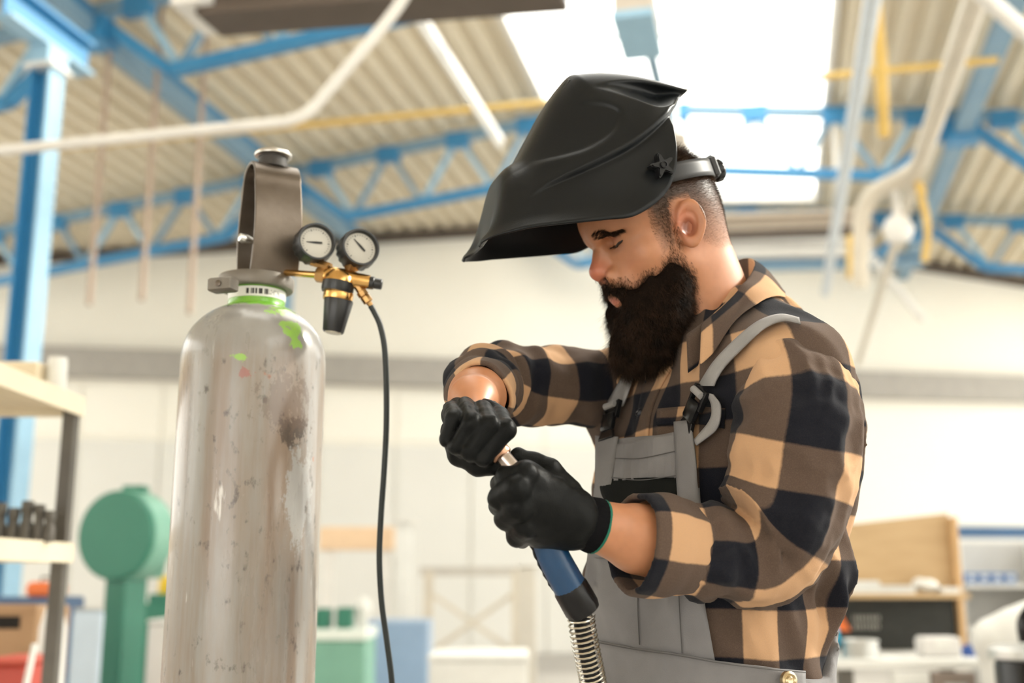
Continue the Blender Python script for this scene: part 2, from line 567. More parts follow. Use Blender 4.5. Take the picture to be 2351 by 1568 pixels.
# skylight frames and panes, added aisle ones included
for wi, (u0, u1, v0, v1) in enumerate(SKY):
    wn = thing('window_%d' % (wi + 1), None, None, H((u0 + u1) / 2, (v0 + v1) / 2, zroof((u0 + u1) / 2)), kind='structure')
    for u in (u0, u1):
        MB().bar(H(u, v0, zroof(u) + 0.02), H(u, v1, zroof(u) + 0.02), 0.08, 0.16).build('skylight_kerb', m_whitep, wn, smooth=False)
    for v in (v0, v1):
        MB().bar(H(u0, v, zroof(u0) + 0.02), H(u1, v, zroof(u1) + 0.02), 0.08, 0.16).build('skylight_kerb', m_whitep, wn, smooth=False)
    n = max(2, int((v1 - v0) / 2.6))
    for i in range(n):
        a, b = v0 + (v1 - v0) * i / n, v0 + (v1 - v0) * (i + 1) / n
        MB().add([H(u0, a, zroof(u0) + 0.12), H(u1, a, zroof(u1) + 0.12), H(u1, b - 0.02, zroof(u1) + 0.12), H(u0, b - 0.02, zroof(u0) + 0.12)], [(0, 1, 2, 3)]).build('pane', m_pane, wn, smooth=False)
        if i:
            MB().bar(H(u0, a, zroof(u0) + 0.1), H(u1, a, zroof(u1) + 0.1), 0.03, 0.05).build('glazing_bar', m_whitep, wn, smooth=False)

# ------------------------------------------------------------------ lattice trusses
def truss(v, u0, u1, depth, label, nseg):
    t = thing('roof_truss', label, 'truss', H((u0 + u1) / 2, v, zroof((u0 + u1) / 2) - depth), 'blue lattice roof trusses')
    tops = [(u, zroof(u) - 0.14) for u in np.linspace(u0, u1, nseg * 2 + 1)]
    def low(u):
        e = min(1, max(0, min(u - u0, u1 - u) / 0.9))
        return zroof(u) - 0.14 - depth * e - 0.05
    hint = HA
    for a, b in ((u0, U_R), (U_R, u1)) if u0 < U_R < u1 else ((u0, u1),):
        MB().bar(H(a, v, zroof(a) - 0.14), H(b, v, zroof(b) - 0.14), 0.13, 0.12, hint).build('top_chord', m_blueg, t, smooth=False)
    ks = list(np.linspace(u0, u1, nseg + 1))
    lows = [u0, u0 + 0.9] + [q for q in (np.array(ks[1:-1])) if u0 + 1.2 < q < u1 - 1.2] + [u1 - 0.9, u1]
    for a, b in zip(lows[:-1], lows[1:]):
        MB().bar(H(a, v, low(a)), H(b, v, low(b)), 0.12, 0.11, hint).build('bottom_chord', m_bluep, t, smooth=False)
    for i in range(nseg):
        a, b = ks[i], ks[i + 1]; m_ = (a + b) / 2
        for q in (a, b):
            q2 = min(max(q, u0 + 0.05), u1 - 0.05)
            MB().bar(H(q2, v, low(q2)), H(m_, v, zroof(m_) - 0.14), 0.07, 0.07, hint).build('diagonal', m_blueg if i % 2 else m_ltblue, t, smooth=False)
        MB().box(H(m_, v - 0.005, zroof(m_) - 0.18), (0.16, 0.06, 0.11), HAX).build('gusset_plate', m_bluep, t, smooth=False)
    return t
V1, V2, V3 = 9.35, 14.1, 18.3
U_L, U_M = -6.5, 2.45
for v, w1 in ((V1, 'nearest'), (V2, 'middle'), (V3, 'farthest')):
    truss(v, U_L if v < 18 else -4.0, U_M, 0.78, '%s blue lattice truss spanning the bright skylight' % w1, 9 if v < 18 else 6)
    if v < 16:
        truss(v, UL + 0.6, U_L, 0.72, '%s blue lattice truss over the left aisle' % w1, 9)
    truss(v, U_M, UR - 0.2, 0.72, '%s blue lattice truss over the right aisle' % w1, 8)
# longitudinal beams on the column lines
for u, nm in ((U_L, 'long blue roof beam running away above the gas cylinder'), (U_M, 'long blue roof beam running away at upper right')):
    z = zroof(u) - 0.35
    ve = v_wall(u) - 0.15
    b = thing('roof_beam', nm, 'beam', H(u, 10, z))
    MB().bar(H(u, 0.5, z), H(u, ve, z), 0.20, 0.16).build('flange', m_blueg, b, smooth=False)
    MB().bar(H(u, 0.5, z + 0.16), H(u, ve, z + 0.16), 0.04, 0.18).build('web', m_bluep, b, smooth=False)
    for v in (V1, V2, V3):
        if v > ve: continue
        MB().box(H(u, v, z - 0.02), (0.20, 0.16, 0.13), HAX).build('gusset_plate', m_bluep, b, smooth=False)
        if v == V2 and u < 0:
            c = thing('steel_column', 'far blue steel column rising behind the cylinder guard', 'column', H(u, v, 0))
            MB().box(H(u, v, (z - 0.16) / 2), (0.10, 0.10, (z - 0.16) / 2), HAX).build('shaft', m_blueg, c, smooth=False)
            MB().box(H(u, v, 0.02), (0.2, 0.2, 0.02), HAX).build('base_plate', m_bluep, c, smooth=False)
# ------------------------------------------------------------------ near column on the left
cp = P(80, 500, 8.2)
cl = thing('steel_column', 'blue steel column behind the shelf rack at the left edge', 'column', (cp[0], cp[1], 0))
zt = z_on(cp, 165)
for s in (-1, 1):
    MB().box(A(cp[0], cp[1], zt / 2) + HB * 0.075 * s, (0.008, 0.09, zt / 2), HAX).build('flange', m_bluep if s < 0 else m_ltblue, cl, smooth=False)  # left flange painted darker as shaded, right one lighter as lit
MB().box(A(cp[0], cp[1], zt / 2), (0.07, 0.006, zt / 2), HAX).build('web', m_bluep, cl, smooth=False)
MB().box(A(cp[0], cp[1], zt + 0.015), (0.12, 0.12, 0.015), HAX).build('cap_plate', m_whitep, cl, smooth=False)
for q in ((0.07, 0.07), (-0.07, 0.07), (0.07, -0.07), (-0.07, -0.07)):
    MB().lathe([(0.02, 0), (0.02, 0.05), (0, 0.05)], A(cp[0], cp[1], zt + 0.03) + HB * q[0] + HA * q[1], A(0, 0, 1), 6).build('anchor_bolt', m_whitep, cl)
br = thing('crane_bracket', 'light blue crane rail beam resting over the left column', 'beam', (cp[0], cp[1], zt + 0.08))
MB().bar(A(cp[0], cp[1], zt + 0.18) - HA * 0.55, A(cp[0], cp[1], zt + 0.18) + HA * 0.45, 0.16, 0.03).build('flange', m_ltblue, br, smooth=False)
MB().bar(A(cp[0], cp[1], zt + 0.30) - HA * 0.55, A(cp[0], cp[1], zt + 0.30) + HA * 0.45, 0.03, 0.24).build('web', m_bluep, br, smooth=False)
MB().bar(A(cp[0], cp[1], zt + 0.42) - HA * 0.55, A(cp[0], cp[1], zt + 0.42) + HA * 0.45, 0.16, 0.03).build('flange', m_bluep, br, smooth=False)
MB().box(A(cp[0], cp[1], zt + 0.097), (0.08, 0.12, 0.067), HAX).build('bearing_block', m_ltblue, br, smooth=False)
# ------------------------------------------------------------------ pipes, conduits and lamps under the roof
def pipe(name, label, cat, pts, r, m, n=12, group=None):
    o = MB().tube(pts, r, n).build(name, m)
    return tag(o, label, cat, group)
def elbow(pts, k=10, r=0.25):
    """round the corners of a pipe run"""
    pts = [np.asarray(p, float) for p in pts]
    out = [pts[0]]
    for a, b, c in zip(pts[:-2], pts[1:-1], pts[2:]):
        ra = min(r, np.linalg.norm(a - b) * .45, np.linalg.norm(c - b) * .45)
        s, e = b + nrm(a - b) * ra, b + nrm(c - b) * ra
        out += [(1 - t) ** 2 * s + 2 * t * (1 - t) * b + t * t * e for t in np.linspace(0, 1, k)]
    return out + [pts[-1]]
pipe('air_pipe', 'white pipe bent upward, crossing left above the gas cylinder', 'pipe', elbow([P(-260, 372, 6.3), P(695, 276, 5.9), P(905, 30, 5.9), P(960, -60, 5.9)], r=0.12), 0.030, m_whitep)
cg = thing('crane_girder', 'dark brown crane girder at the top edge above the cylinder', 'beam', P(850, 0, 6.5))
ga, gb = P(480, 50, 6.8), P(1290, -12, 6.2)
MB().bar(ga, gb, 0.30, 0.05).build('bottom_flange', m_brown, cg, smooth=False)
MB().bar(ga + A(0, 0, 0.18), gb + A(0, 0, 0.18), 0.06, 0.32).build('web', m_brown, cg, smooth=False)
MB().bar(ga + A(0, 0, 0.36), gb + A(0, 0, 0.36), 0.30, 0.05).build('top_flange', m_brown, cg, smooth=False)
MB().box(ga + A(-0.05, 0, 0.12), (0.09, 0.2, 0.10), HAX).build('end_cap', m_whitep, cg, smooth=False)
def run(k_u, z, v0, v1):
    return [H(k_u * (z - CAM[2]), v0, z), H(k_u * (z - CAM[2]), v1, z)]
def tube_lamp(label, ends, w=0.09):
    t = thing('strip_light', label, 'light', tuple((ends[0] + ends[1]) / 2))
    MB().bar(ends[0] + A(0, 0, 0.06), ends[1] + A(0, 0, 0.06), w, 0.07).build('housing', m_whitep, t, smooth=False)
    MB().tube([ends[0], ends[1]], 0.022, 10).build('tube', mat('lamp_tube', (0.9, 0.9, 0.88), 0.3), t)
    return t
tube_lamp('white strip light running away between cylinder and helmet', run(-0.60, 5.6, 6.6, 10.8))
bd = thing('busbar_trunking', 'pale blue busbar trunking with drop boxes against the skylight', 'trunking', H(-0.85, 9, 5.6))
q = run(-0.197, 5.7, 5.0, 15.0)
MB().bar(q[0], q[1], 0.09, 0.07).build('rail', m_blueg, bd, smooth=False)
for (px, py, hw, hh) in ((1532, 100, 0.15, 0.24), (1576, 296, 0.17, 0.24)):
    v = 8.2 if py < 200 else 11.3
    u = q[0] @ HB
    MB().box(H(u, v, 5.52), (hw, 0.35, hh * 0.6), HAX, 0.02).build('drop_box', mat('beige_box', (0.55, 0.48, 0.40), 0.6), bd, smooth=False)
    MB().box(H(u, v, 5.52 - hh * 0.62), (hw * 1.05, 0.37, 0.03), HAX).build('box_lid', m_ltblue, bd, smooth=False)
pipe('conduit_pipe', 'slim pale blue pipe running away right of the skylight', 'pipe', run(0.208, 5.0, 3.5, 15.5), 0.060, mat('pale_blue_pipe', (0.60, 0.66, 0.72), 0.4))
p2 = run(0.385, 4.7, 3.0, 9.95)
ep = thing('extraction_pipe', 'thick beige extraction pipe bending down at upper right', 'pipe', tuple(p2[1]))
MB().tube(elbow([p2[0], p2[1], p2[1] - HB * 0.45 + HA * 0.3 - A(0, 0, 0.10), p2[1] - HB * 0.50 + HA * 0.5 - A(0, 0, 0.9)], r=0.3), 0.075, 12).build('main_run', m_beigep, ep)
MB().tube([p2[1] + A(0, 0, -0.02), p2[1] + HA * 8.0 + A(0, 0, -0.25)], 0.045, 12).build('branch_run', m_beigep, ep)
pipe('brace_pipe', 'white diagonal pipe at the top right corner', 'pipe', [P(2180, -90, 5.0), P(2275, 5, 5.3), P(2420, 130, 5.8)], 0.042, m_whitep)
zy = zroof(-2) - 0.55
pipe('gas_pipe', 'thin yellow pipe crossing under the roof trusses', 'pipe', [H(-8, V1 + 1.4, 6.02), H(U_M - 0.2, V1 + 1.4, 6.02)], 0.035, m_yel)
pipe('yellow_conduit', 'yellow conduit rising beside the slim blue pipe', 'pipe', [P(2005, -40, 9.0), P(2022, 130, 9.2), P(2030, 310, 9.6)], 0.05, m_yel)
MB().tube(spline([p2[1] + A(0, 0, -0.113), p2[1] + A(0.05, 0.05, -0.2), P(2110, 430, 10.9), P(2130, 520, 10.9), P(2122, 600, 11)], 20), 0.035, 10).build('flexible_drop', m_yel, ep, label='yellow flexible drop hose')
pipe('yellow_drop_pipe', 'short yellow drop pipe right of the neck', 'pipe', [P(1955, 640, 13.6), P(1955, 540, 13.6)], 0.06, m_yel)
# crane bridge across the back
def beam_between(name, label, a, b, hgt, m, mtop=None):
    t = thing(name, label, 'beam', tuple((a + b) / 2))
    MB().bar(a, b, 0.30, 0.05).build('bottom_flange', m, t, smooth=False)
    MB().bar(a + A(0, 0, hgt / 2), b + A(0, 0, hgt / 2), 0.05, hgt).build('web', mtop or m, t, smooth=False)
    MB().bar(a + A(0, 0, hgt), b + A(0, 0, hgt), 0.30, 0.05).build('top_flange', mtop or m, t, smooth=False)
    return t
bcr = beam_between('bridge_crane', 'beige bridge crane girder right of the neck', P(1480, 548, 14.0), P(2000, 530, 14.2), 0.22, m_brown, mat('crane_beige', (0.52, 0.44, 0.35), 0.6))
for px_ in (1560, 1930):
    q_ = P(px_, 532, 14.1)
    MB().bar(q_ + A(0, 0, 0.1), A(q_[0], q_[1], zroof(q_ @ HB) - 0.02), 0.05, 0.05).build('hanger', m_whitep, bcr, smooth=False)
beam_between('crane_runway', 'pale girder below the bridge crane right of the collar', P(1480, 586, 15.0), P(2000, 578, 15.0), 0.14, m_whitep)
beam_between('blue_tie_beam', 'blue tie beam low under the right roof', P(1450, 622, 16.8), P(2120, 606, 16.8), 0.12, m_blueg)
lb = MB().lathe([(0, -0.14), (0.10, -0.10), (0.14, 0.0), (0.10, 0.10), (0.04, 0.14), (0.04, 0.4), (0, 0.4)], P(2062, 528, 10.2), A(0, 0, 1), 20).build('globe_lamp', m_whitep)
tag(lb, 'round white lamp below the extraction pipe', 'lamp')
MB()
pipe('brace_bar', 'thin pale brace bar slanting down at the right back', 'bar', [P(2000, 590, 15.5), P(2120, 735, 15.5)], 0.05, m_whitep)
# hanging drop rods on the left
def rod_pts(x, y1):
    a = P(x, y1, 11.0); u = a @ HB
    return [A(a[0], a[1], zroof(u) + 0.03), a]
m_rod = mat('rusty_rod', (0.40, 0.30, 0.23), 0.7)
for i, (x, y0, y1) in enumerate(((205, 250, 700), (325, 340, 690), (435, 365, 720))):
    pipe('drop_rod', ('leftmost', 'middle', 'rightmost')[i] + ' of three brown drop rods left of the cylinder guard', 'rod', rod_pts(x, y1), 0.028, m_rod, group='brown drop rods on the left')
# ================================================================== gas cylinder
CYX = P(583, 830, 1.70)
cxy = A(CYX[0], CYX[1], 0)
MPC = 1.70 / FPX
def cz(py): return z_on(cxy, py)
R_C = 163 * MPC
gas = thing('gas_cylinder', 'scuffed grey gas cylinder with green-painted neck and steel guard', 'cylinder', tuple(cxy))
def cyl_mat():
    m = bpy.data.materials.new('scuffed_cylinder_paint'); m.use_nodes = True
    nt = m.node_tree; N, K = nt.nodes, nt.links
    b = N['Principled BSDF']
    tc = N.new('ShaderNodeTexCoord')
    def noise(scale, st, det=6, rough=0.6):
        mp = N.new('ShaderNodeMapping'); mp.inputs['Scale'].default_value = st
        K.new(tc.outputs['Object'], mp.inputs[0])
        n = N.new('ShaderNodeTexNoise'); n.inputs['Scale'].default_value = scale; n.inputs['Detail'].default_value = det; n.inputs['Roughness'].default_value = rough
        K.new(mp.outputs[0], n.inputs['Vector']); return n.outputs[0]
    def rng(x, a, c, lo=0.0, hi=1.0):
        r = N.new('ShaderNodeMapRange'); r.inputs[1].default_value = a; r.inputs[2].default_value = c; r.inputs[3].default_value = lo; r.inputs[4].default_value = hi
        K.new(x, r.inputs[0]); return r.outputs[0]
    def mul(x, y):
        n = N.new('ShaderNodeMath'); n.operation = 'MULTIPLY'
        for i, v in enumerate((x, y)):
            if isinstance(v, (int, float)): n.inputs[i].default_value = v
            else: K.new(v, n.inputs[i])
        return n.outputs[0]
    def mix(f, c1, c2):
        n = N.new('ShaderNodeMix'); n.data_type = 'RGBA'
        K.new(f, n.inputs[0])
        for i, c in ((6, c1), (7, c2)):
            if isinstance(c, tuple): n.inputs[i].default_value = (*c, 1)
            else: K.new(c, n.inputs[i])
        return n.outputs[2]
    sp = N.new('ShaderNodeSeparateXYZ'); K.new(tc.outputs['Object'], sp.inputs[0])
    z = sp.outputs[2]
    c = mix(rng(noise(9, (1, 1, 0.12)), 0.35, 0.7), (0.28, 0.272, 0.26), (0.21, 0.198, 0.184))
    below = rng(z, cz(790), cz(860))
    c = mix(mul(rng(noise(7, (2.2, 2.2, 0.35)), 0.36, 0.62, 0, 0.85), below), c, (0.22, 0.158, 0.112))
    c = mix(mul(rng(noise(26, (1.6, 1.6, 0.10)), 0.48, 0.68, 0, 0.7), below), c, (0.19, 0.13, 0.09))
    c = mix(mul(rng(noise(60, (1, 1, 0.55)), 0.595, 0.69, 0, 0.8), below), c, (0.05, 0.038, 0.033))
    c = mix(mul(rng(noise(32, (1, 1, 0.8), 3), 0.72, 0.78, 0, 0.8), below), c, (0.34, 0.11, 0.05))
    c = mix(mul(rng(noise(45, (1.2, 1.2, 0.16)), 0.66, 0.72, 0, 0.6), below), c, (0.72, 0.71, 0.69))
    def spot(px, py, rx, rz, col, c, f=1.0, nz=0.6):
        pt = P(px, py, 1.70 - R_C * 0.9)
        q = (pt - cxy); q[:2] = q[:2] / np.linalg.norm(q[:2]) * R_C * 0.98
        mp = N.new('ShaderNodeMapping'); mp.inputs['Location'].default_value = (-q[0] / rx, -q[1] / 0.07, -cz(py) / rz); mp.inputs['Scale'].default_value = (1 / rx, 1 / 0.07, 1 / rz)
        K.new(tc.outputs['Object'], mp.inputs[0])
        ln = N.new('ShaderNodeVectorMath'); ln.operation = 'LENGTH'; K.new(mp.outputs[0], ln.inputs[0])
        ad = N.new('ShaderNodeMath'); ad.operation = 'ADD'; K.new(ln.outputs['Value'], ad.inputs[0]); K.new(mul(noise(75, (1, 1, 0.6), 6, 0.75), 3.2 + nz), ad.inputs[1])
        return mix(rng(ad.outputs[0], 0.72 + (3.2 + nz) / 2, 0.92 + (3.2 + nz) / 2, f, 0.0), c, col)
    c = spot(668, 1005, 0.019, 0.024, (0.035, 0.028, 0.025), c, 0.75, 0.75)
    c = spot(655, 945, 0.036, 0.050, (0.13, 0.09, 0.07), c, 0.55, 1.2)
    c = spot(672, 1150, 0.016, 0.075, (0.33, 0.325, 0.315), c, 0.9, 0.15)
    c = spot(568, 885, 0.010, 0.008, (0.30, 0.07, 0.06), c, 0.6, 1.0)
    for (x, y, a, e) in ((640, 728, 0.020, 0.016), (678, 768, 0.016, 0.010), (672, 785, 0.007, 0.007), (705, 785, 0.009, 0.010), (716, 812, 0.010, 0.008), (625, 712, 0.030, 0.010), (556, 850, 0.012, 0.006)):
        c = spot(x, y, a, e, (0.24, 0.46, 0.06), c, 0.85, 0.5)
    grn = mix(rng(noise(30, (1, 1, 0.5)), 0.4, 0.6), (0.13, 0.36, 0.025), (0.18, 0.42, 0.04))
    zz = N.new('ShaderNodeMath'); zz.operation = 'ADD'; K.new(z, zz.inputs[0]); K.new(mul(noise(14, (1, 1, 1), 3), 0.035), zz.inputs[1])
    c = mix(rng(zz.outputs[0], cz(712) + 0.0120, cz(711) + 0.0128), c, grn)
    K.new(c, b.inputs['Base Color'])
    K.new(rng(noise(20, (1, 1, 0.15)), 0.3, 0.7, 0.22, 0.42), b.inputs['Roughness'])
    b.inputs['Coat Weight'].default_value = 0.35; b.inputs['Coat Roughness'].default_value = 0.12
    bp = N.new('ShaderNodeBump'); bp.inputs['Strength'].default_value = 0.18; bp.inputs['Distance'].default_value = 0.003
    K.new(noise(45, (1, 1, 0.2)), bp.inputs['Height']); K.new(bp.outputs[0], b.inputs['Normal'])
    return m
prof = [(0.0, 0.0), (R_C * 0.93, 0.0), (R_C, 0.02), (R_C, cz(900)), (R_C, cz(845))]
prof += [(hw * MPC, cz(py)) for hw, py in ((162, 825), (158, 800), (148, 772), (132, 750), (109, 729), (87, 716), (71, 709), (65, 703), (64, 664), (60, 640))]
pp = spline(np.array(prof[4:]), 60)
prof = prof[:4] + [tuple(q) for q in pp] + [(0.0, cz(640))]
MB().lathe(prof, cxy, A(0, 0, 1), 96).build('bottle', cyl_mat(), gas)
m_lab = mat('white_label', (0.80, 0.80, 0.76), 0.5)
lr = 64.8 * MPC
MB().lathe([(lr, cz(694)), (lr + 0.0006, cz(693)), (lr + 0.0006, cz(672)), (lr, cz(671))], cxy, A(0, 0, 1), 64).build('neck_label', m_lab, gas, label='white paper label with barcode')
bc = MB()
wv = 0
for wd in (3, 1, 2, 2, 1, 3, 1, 2):
    a = math.radians(-96 + wv * 1.9); wv += wd + 1
    for s in range(1):
        ax = A(math.cos(a), math.sin(a), 0)
        MB.box(bc, cxy + ax * (lr + 0.0008) + A(0, 0, (cz(689) + cz(677)) / 2), (0.0004, wd * 0.00065, (cz(675) - cz(687)) / 2), (ax, A(-ax[1], ax[0], 0), A(0, 0, 1)))
m_ink = mat('black_ink', (0.02, 0.02, 0.02), 0.6)
bc.build('barcode', m_ink, gas, smooth=False)['kind'] = 'stuff'
tx = MB()
for r_ in range(3):
    for k in range(9):
        if random.random() < 0.3: continue
        a = math.radians(-55 + k * 3.2); ax = A(math.cos(a), math.sin(a), 0)
        tx.box(cxy + ax * (lr + 0.0008) + A(0, 0, cz(679 + r_ * 4)), (0.0003, 0.0009, 0.0005), (ax, A(-ax[1], ax[0], 0), A(0, 0, 1)))
tx.build('label_print', mat('grey_ink', (0.2, 0.2, 0.2), 0.6), gas, smooth=False)['kind'] = 'stuff'
# steel guard
m_gs = mat('worn_steel', (0.155, 0.128, 0.105), 0.36, 0.85, col2=(0.095, 0.075, 0.058), vscale=22, bump=0.15, bscale=120)
m_gs2 = mat('cast_steel', (0.20, 0.18, 0.155), 0.5, 0.5, col2=(0.15, 0.133, 0.112), vscale=25, bump=0.2, bscale=150)
gc = cxy + A(-0.002, 0, 0)
MB().lathe([(62 * MPC, cz(668)), (84 * MPC, cz(668)), (86 * MPC, cz(665)), (86 * MPC, cz(642)), (84 * MPC, cz(639)), (60 * MPC, cz(638))], gc, A(0, 0, 1), 64).build('guard_ring', m_gs2, gas)
lug = P(512, 655, 1.635)
lax = (nrm(A(0.95, -0.3, 0)), nrm(A(0.3, 0.95, 0)), A(0, 0, 1))
lg = MB().box(lug, (0.019, 0.012, 0.0095), lax, 0.002).build('clamp_lug', m_gs2, gas)
MB().lathe([(0.0045, 0), (0.0045, 0.002), (0.003, 0.0025), (0, 0.0025)], lug - lax[1] * 0.012, -lax[1], 16).build('rivet', m_gs, lg)
wd_ = nrm(A(0.88, 0.47, 0)); dp = nrm(A(-0.47, 0.88, 0))      # strap width, strap depth directions
hz0, hz1 = cz(640), cz(384)
gcx = cxy + A(0.014, 0, 0)
rad = 0.037
path = []
for t in np.linspace(0, 1, 14): path.append((-rad - 0.012 * math.sin(t * math.pi) , hz0 + (hz1 - rad - hz0) * t))
for a in np.linspace(0, math.pi, 22)[1:-1]: path.append((-math.cos(a) * rad, hz1 - rad + math.sin(a) * rad))
for t in np.linspace(1, 0, 14): path.append((rad + 0.012 * math.sin(t * math.pi), hz0 + (hz1 - rad - hz0) * t))
path = np.array(path); tg_ = nrm(np.gradient(path, axis=0)); nr_ = np.stack([tg_[:, 1], -tg_[:, 0]], 1)
half = np.interp(path[:, 1], [hz0, hz1], [0.0365, 0.0355])
mg = MB(); V = []
n_ = len(path)
for i in range(n_):
    for so in (0, 1):
        q = path[i] - nr_[i] * (-0.0025 + 0.005 * so) * (-1)
        for s in (-1, 1):
            V.append(gcx + dp * q[0] + A(0, 0, q[1]) + wd_ * s * half[i])
Fs = []
for i in range(n_ - 1):
    a = i * 4; b = a + 4
    for k0, k1 in ((0, 1), (1, 3), (3, 2), (2, 0)):
        Fs.append((a + k0, a + k1, b + k1, b + k0))
Fs += [(0, 1, 3, 2), (n_ * 4 - 4, n_ * 4 - 2, n_ * 4 - 1, n_ * 4 - 3)]
mg.add(V, Fs).build('guard_strap', m_gs, gas, bevel=0.0012)
kt = gcx + A(0.001, 0, hz1 - 0.003)
MB().lathe([(0.024, 0.0), (0.023, 0.004), (0.022, 0.016), (0.024, 0.019)], kt, A(0, 0, 1), 40).build('cap_stem', mat('dark_rubber', (0.035, 0.03, 0.027), 0.6), gas)
MB().lathe([(0.0, 0.018), (0.026, 0.018), (0.0285, 0.0195), (0.029, 0.022), (0.0285, 0.0245), (0.026, 0.026), (0, 0.026)], kt, A(0, 0, 1), 48).build('cap_disc', mat('bright_steel', (0.55, 0.52, 0.48), 0.3, 1.0), gas)
vp = gcx + A(0, 0, (hz0 + cz(545)) / 2)
MB().lathe([(0.016, 0), (0.016, 0.03), (0.012, 0.034), (0.012, cz(545) - hz0), (0.009, cz(540) - hz0), (0, cz(540) - hz0)], gcx + A(0, 0, hz0 - 0.01), A(0, 0, 1), 24).build('valve', mat('valve_brass', (0.35, 0.25, 0.12), 0.35, 1.0), gas)
MB().lathe([(0.0, 0.010), (0.006, 0.009), (0.0075, 0.003), (0.0075, 0), (0.004, -0.012), (0.004, -0.03)], P(563, 548, 1.69), nrm(A(-0.8, -0.6, 0.1)), 16).build('valve_stud', mat('zinc', (0.75, 0.75, 0.73), 0.25, 1.0), gas)
# ================================================================== pressure regulator
DR = 1.66
def Q(px, py, d=0.0): return P(px, py, DR + d)
MPR = DR / FPX
reg = thing('pressure_regulator', 'brass pressure regulator with two round gauges beside the cylinder guard', 'regulator', tuple(Q(780, 640)))
m_br = mat('polished_brass', (0.72, 0.44, 0.16), 0.24, 1.0, col2=(0.58, 0.33, 0.11), vscale=50)
m_br2 = mat('dull_brass', (0.50, 0.30, 0.12), 0.38, 1.0, col2=(0.38, 0.22, 0.09), vscale=50)
m_gb = mat('black_gauge_rubber', (0.012, 0.013, 0.015), 0.38)
rx = nrm(Q(850, 648) - Q(740, 632)); ruz = nrm(A(0, 0, 1) - rx * rx[2])
L_ = lambda a, b: np.linalg.norm(b - a)
a, b = vp + A(0.01, 0, 0) * 0 + A(0, 0, cz(623) - vp[2]), Q(728, 631)
MB().lathe([(8 * MPR, 0), (8 * MPR, L_(a, b)), (0, L_(a, b))], a, b - a, 24).build('inlet_pipe', m_br, reg)
MB().lathe([(0, -13 * MPR), (14 * MPR, -13 * MPR), (18 * MPR, -9 * MPR), (18 * MPR, 9 * MPR), (14 * MPR, 13 * MPR), (0, 13 * MPR)], Q(737, 632), rx, 6).build('inlet_nut', m_br2, reg, smooth=False)
bd_ = MB().lathe([(14 * MPR, 0), (20 * MPR, 6 * MPR), (23 * MPR, 20 * MPR), (22 * MPR, 50 * MPR), (17 * MPR, 80 * MPR), (16 * MPR, 108 * MPR), (0, 108 * MPR)], Q(742, 632), rx, 32).build('body', m_br, reg)
down_ = -ruz
MB().lathe([(26 * MPR, -20 * MPR), (36 * MPR, -6 * MPR), (38 * MPR, 6 * MPR), (0, 6 * MPR)], Q(778, 644), down_, 40).build('bonnet_flange', m_br, reg)
MB().lathe([(37 * MPR, 0), (37 * MPR, 20 * MPR), (35 * MPR, 26 * MPR)], Q(778, 647), down_, 40).build('bonnet', m_gb, reg)
MB().lathe([(34 * MPR, 0), (34.5 * MPR, 3 * MPR), (34 * MPR, 17 * MPR), (33 * MPR, 20 * MPR)], Q(778, 671), down_, 40).build('brass_band', m_br, reg)
kn_ = MB().lathe([(33 * MPR, 0), (33.5 * MPR, 4 * MPR), (24.5 * MPR, 74 * MPR), (22 * MPR, 77 * MPR), (20 * MPR, 77 * MPR)], Q(778, 689), down_, 40, knurl=((1, 2), 0.012, 2)).build('adjusting_knob', m_gb, reg, label='tapered black adjusting knob')
MB().lathe([(20 * MPR, 0), (18 * MPR, 4 * MPR), (0, 5 * MPR)], Q(778, 689) + down_ * 75 * MPR, down_, 32).build('knob_cap', mat('silver_cap', (0.66, 0.62, 0.52), 0.3, 1.0), kn_)
MB().lathe([(12 * MPR, 0), (15 * MPR, 2 * MPR), (15 * MPR, 16 * MPR), (12.5 * MPR, 18 * MPR), (12.5 * MPR, 34 * MPR), (10 * MPR, 36 * MPR), (0, 36 * MPR)], Q(842, 648), rx, 24).build('shutoff_knob', m_gb, reg, label='small black shut-off knob')
od = nrm(Q(852, 702) - Q(818, 652))
MB().lathe([(10 * MPR, 0), (10 * MPR, 16 * MPR), (13 * MPR, 17 * MPR), (13 * MPR, 28 * MPR), (10 * MPR, 29 * MPR), (12 * MPR, 32 * MPR), (12 * MPR, 46 * MPR), (7 * MPR, 48 * MPR), (6 * MPR, 58 * MPR), (0, 58 * MPR)], Q(820, 655), od, 8).build('hose_outlet', m_br2, reg)
m_dial = mat('gauge_dial', (0.55, 0.53, 0.47), 0.35)
gn = nrm(A(0.44, -0.89, 0.06)); gx = nrm(np.cross(A(0, 0, 1), gn)) ; gu = np.cross(gn, gx)
if gx @ C_R < 0: gx, gu = -gx, gu
gu = np.cross(gn, gx) if np.cross(gn, gx)[2] > 0 else np.cross(gx, gn)
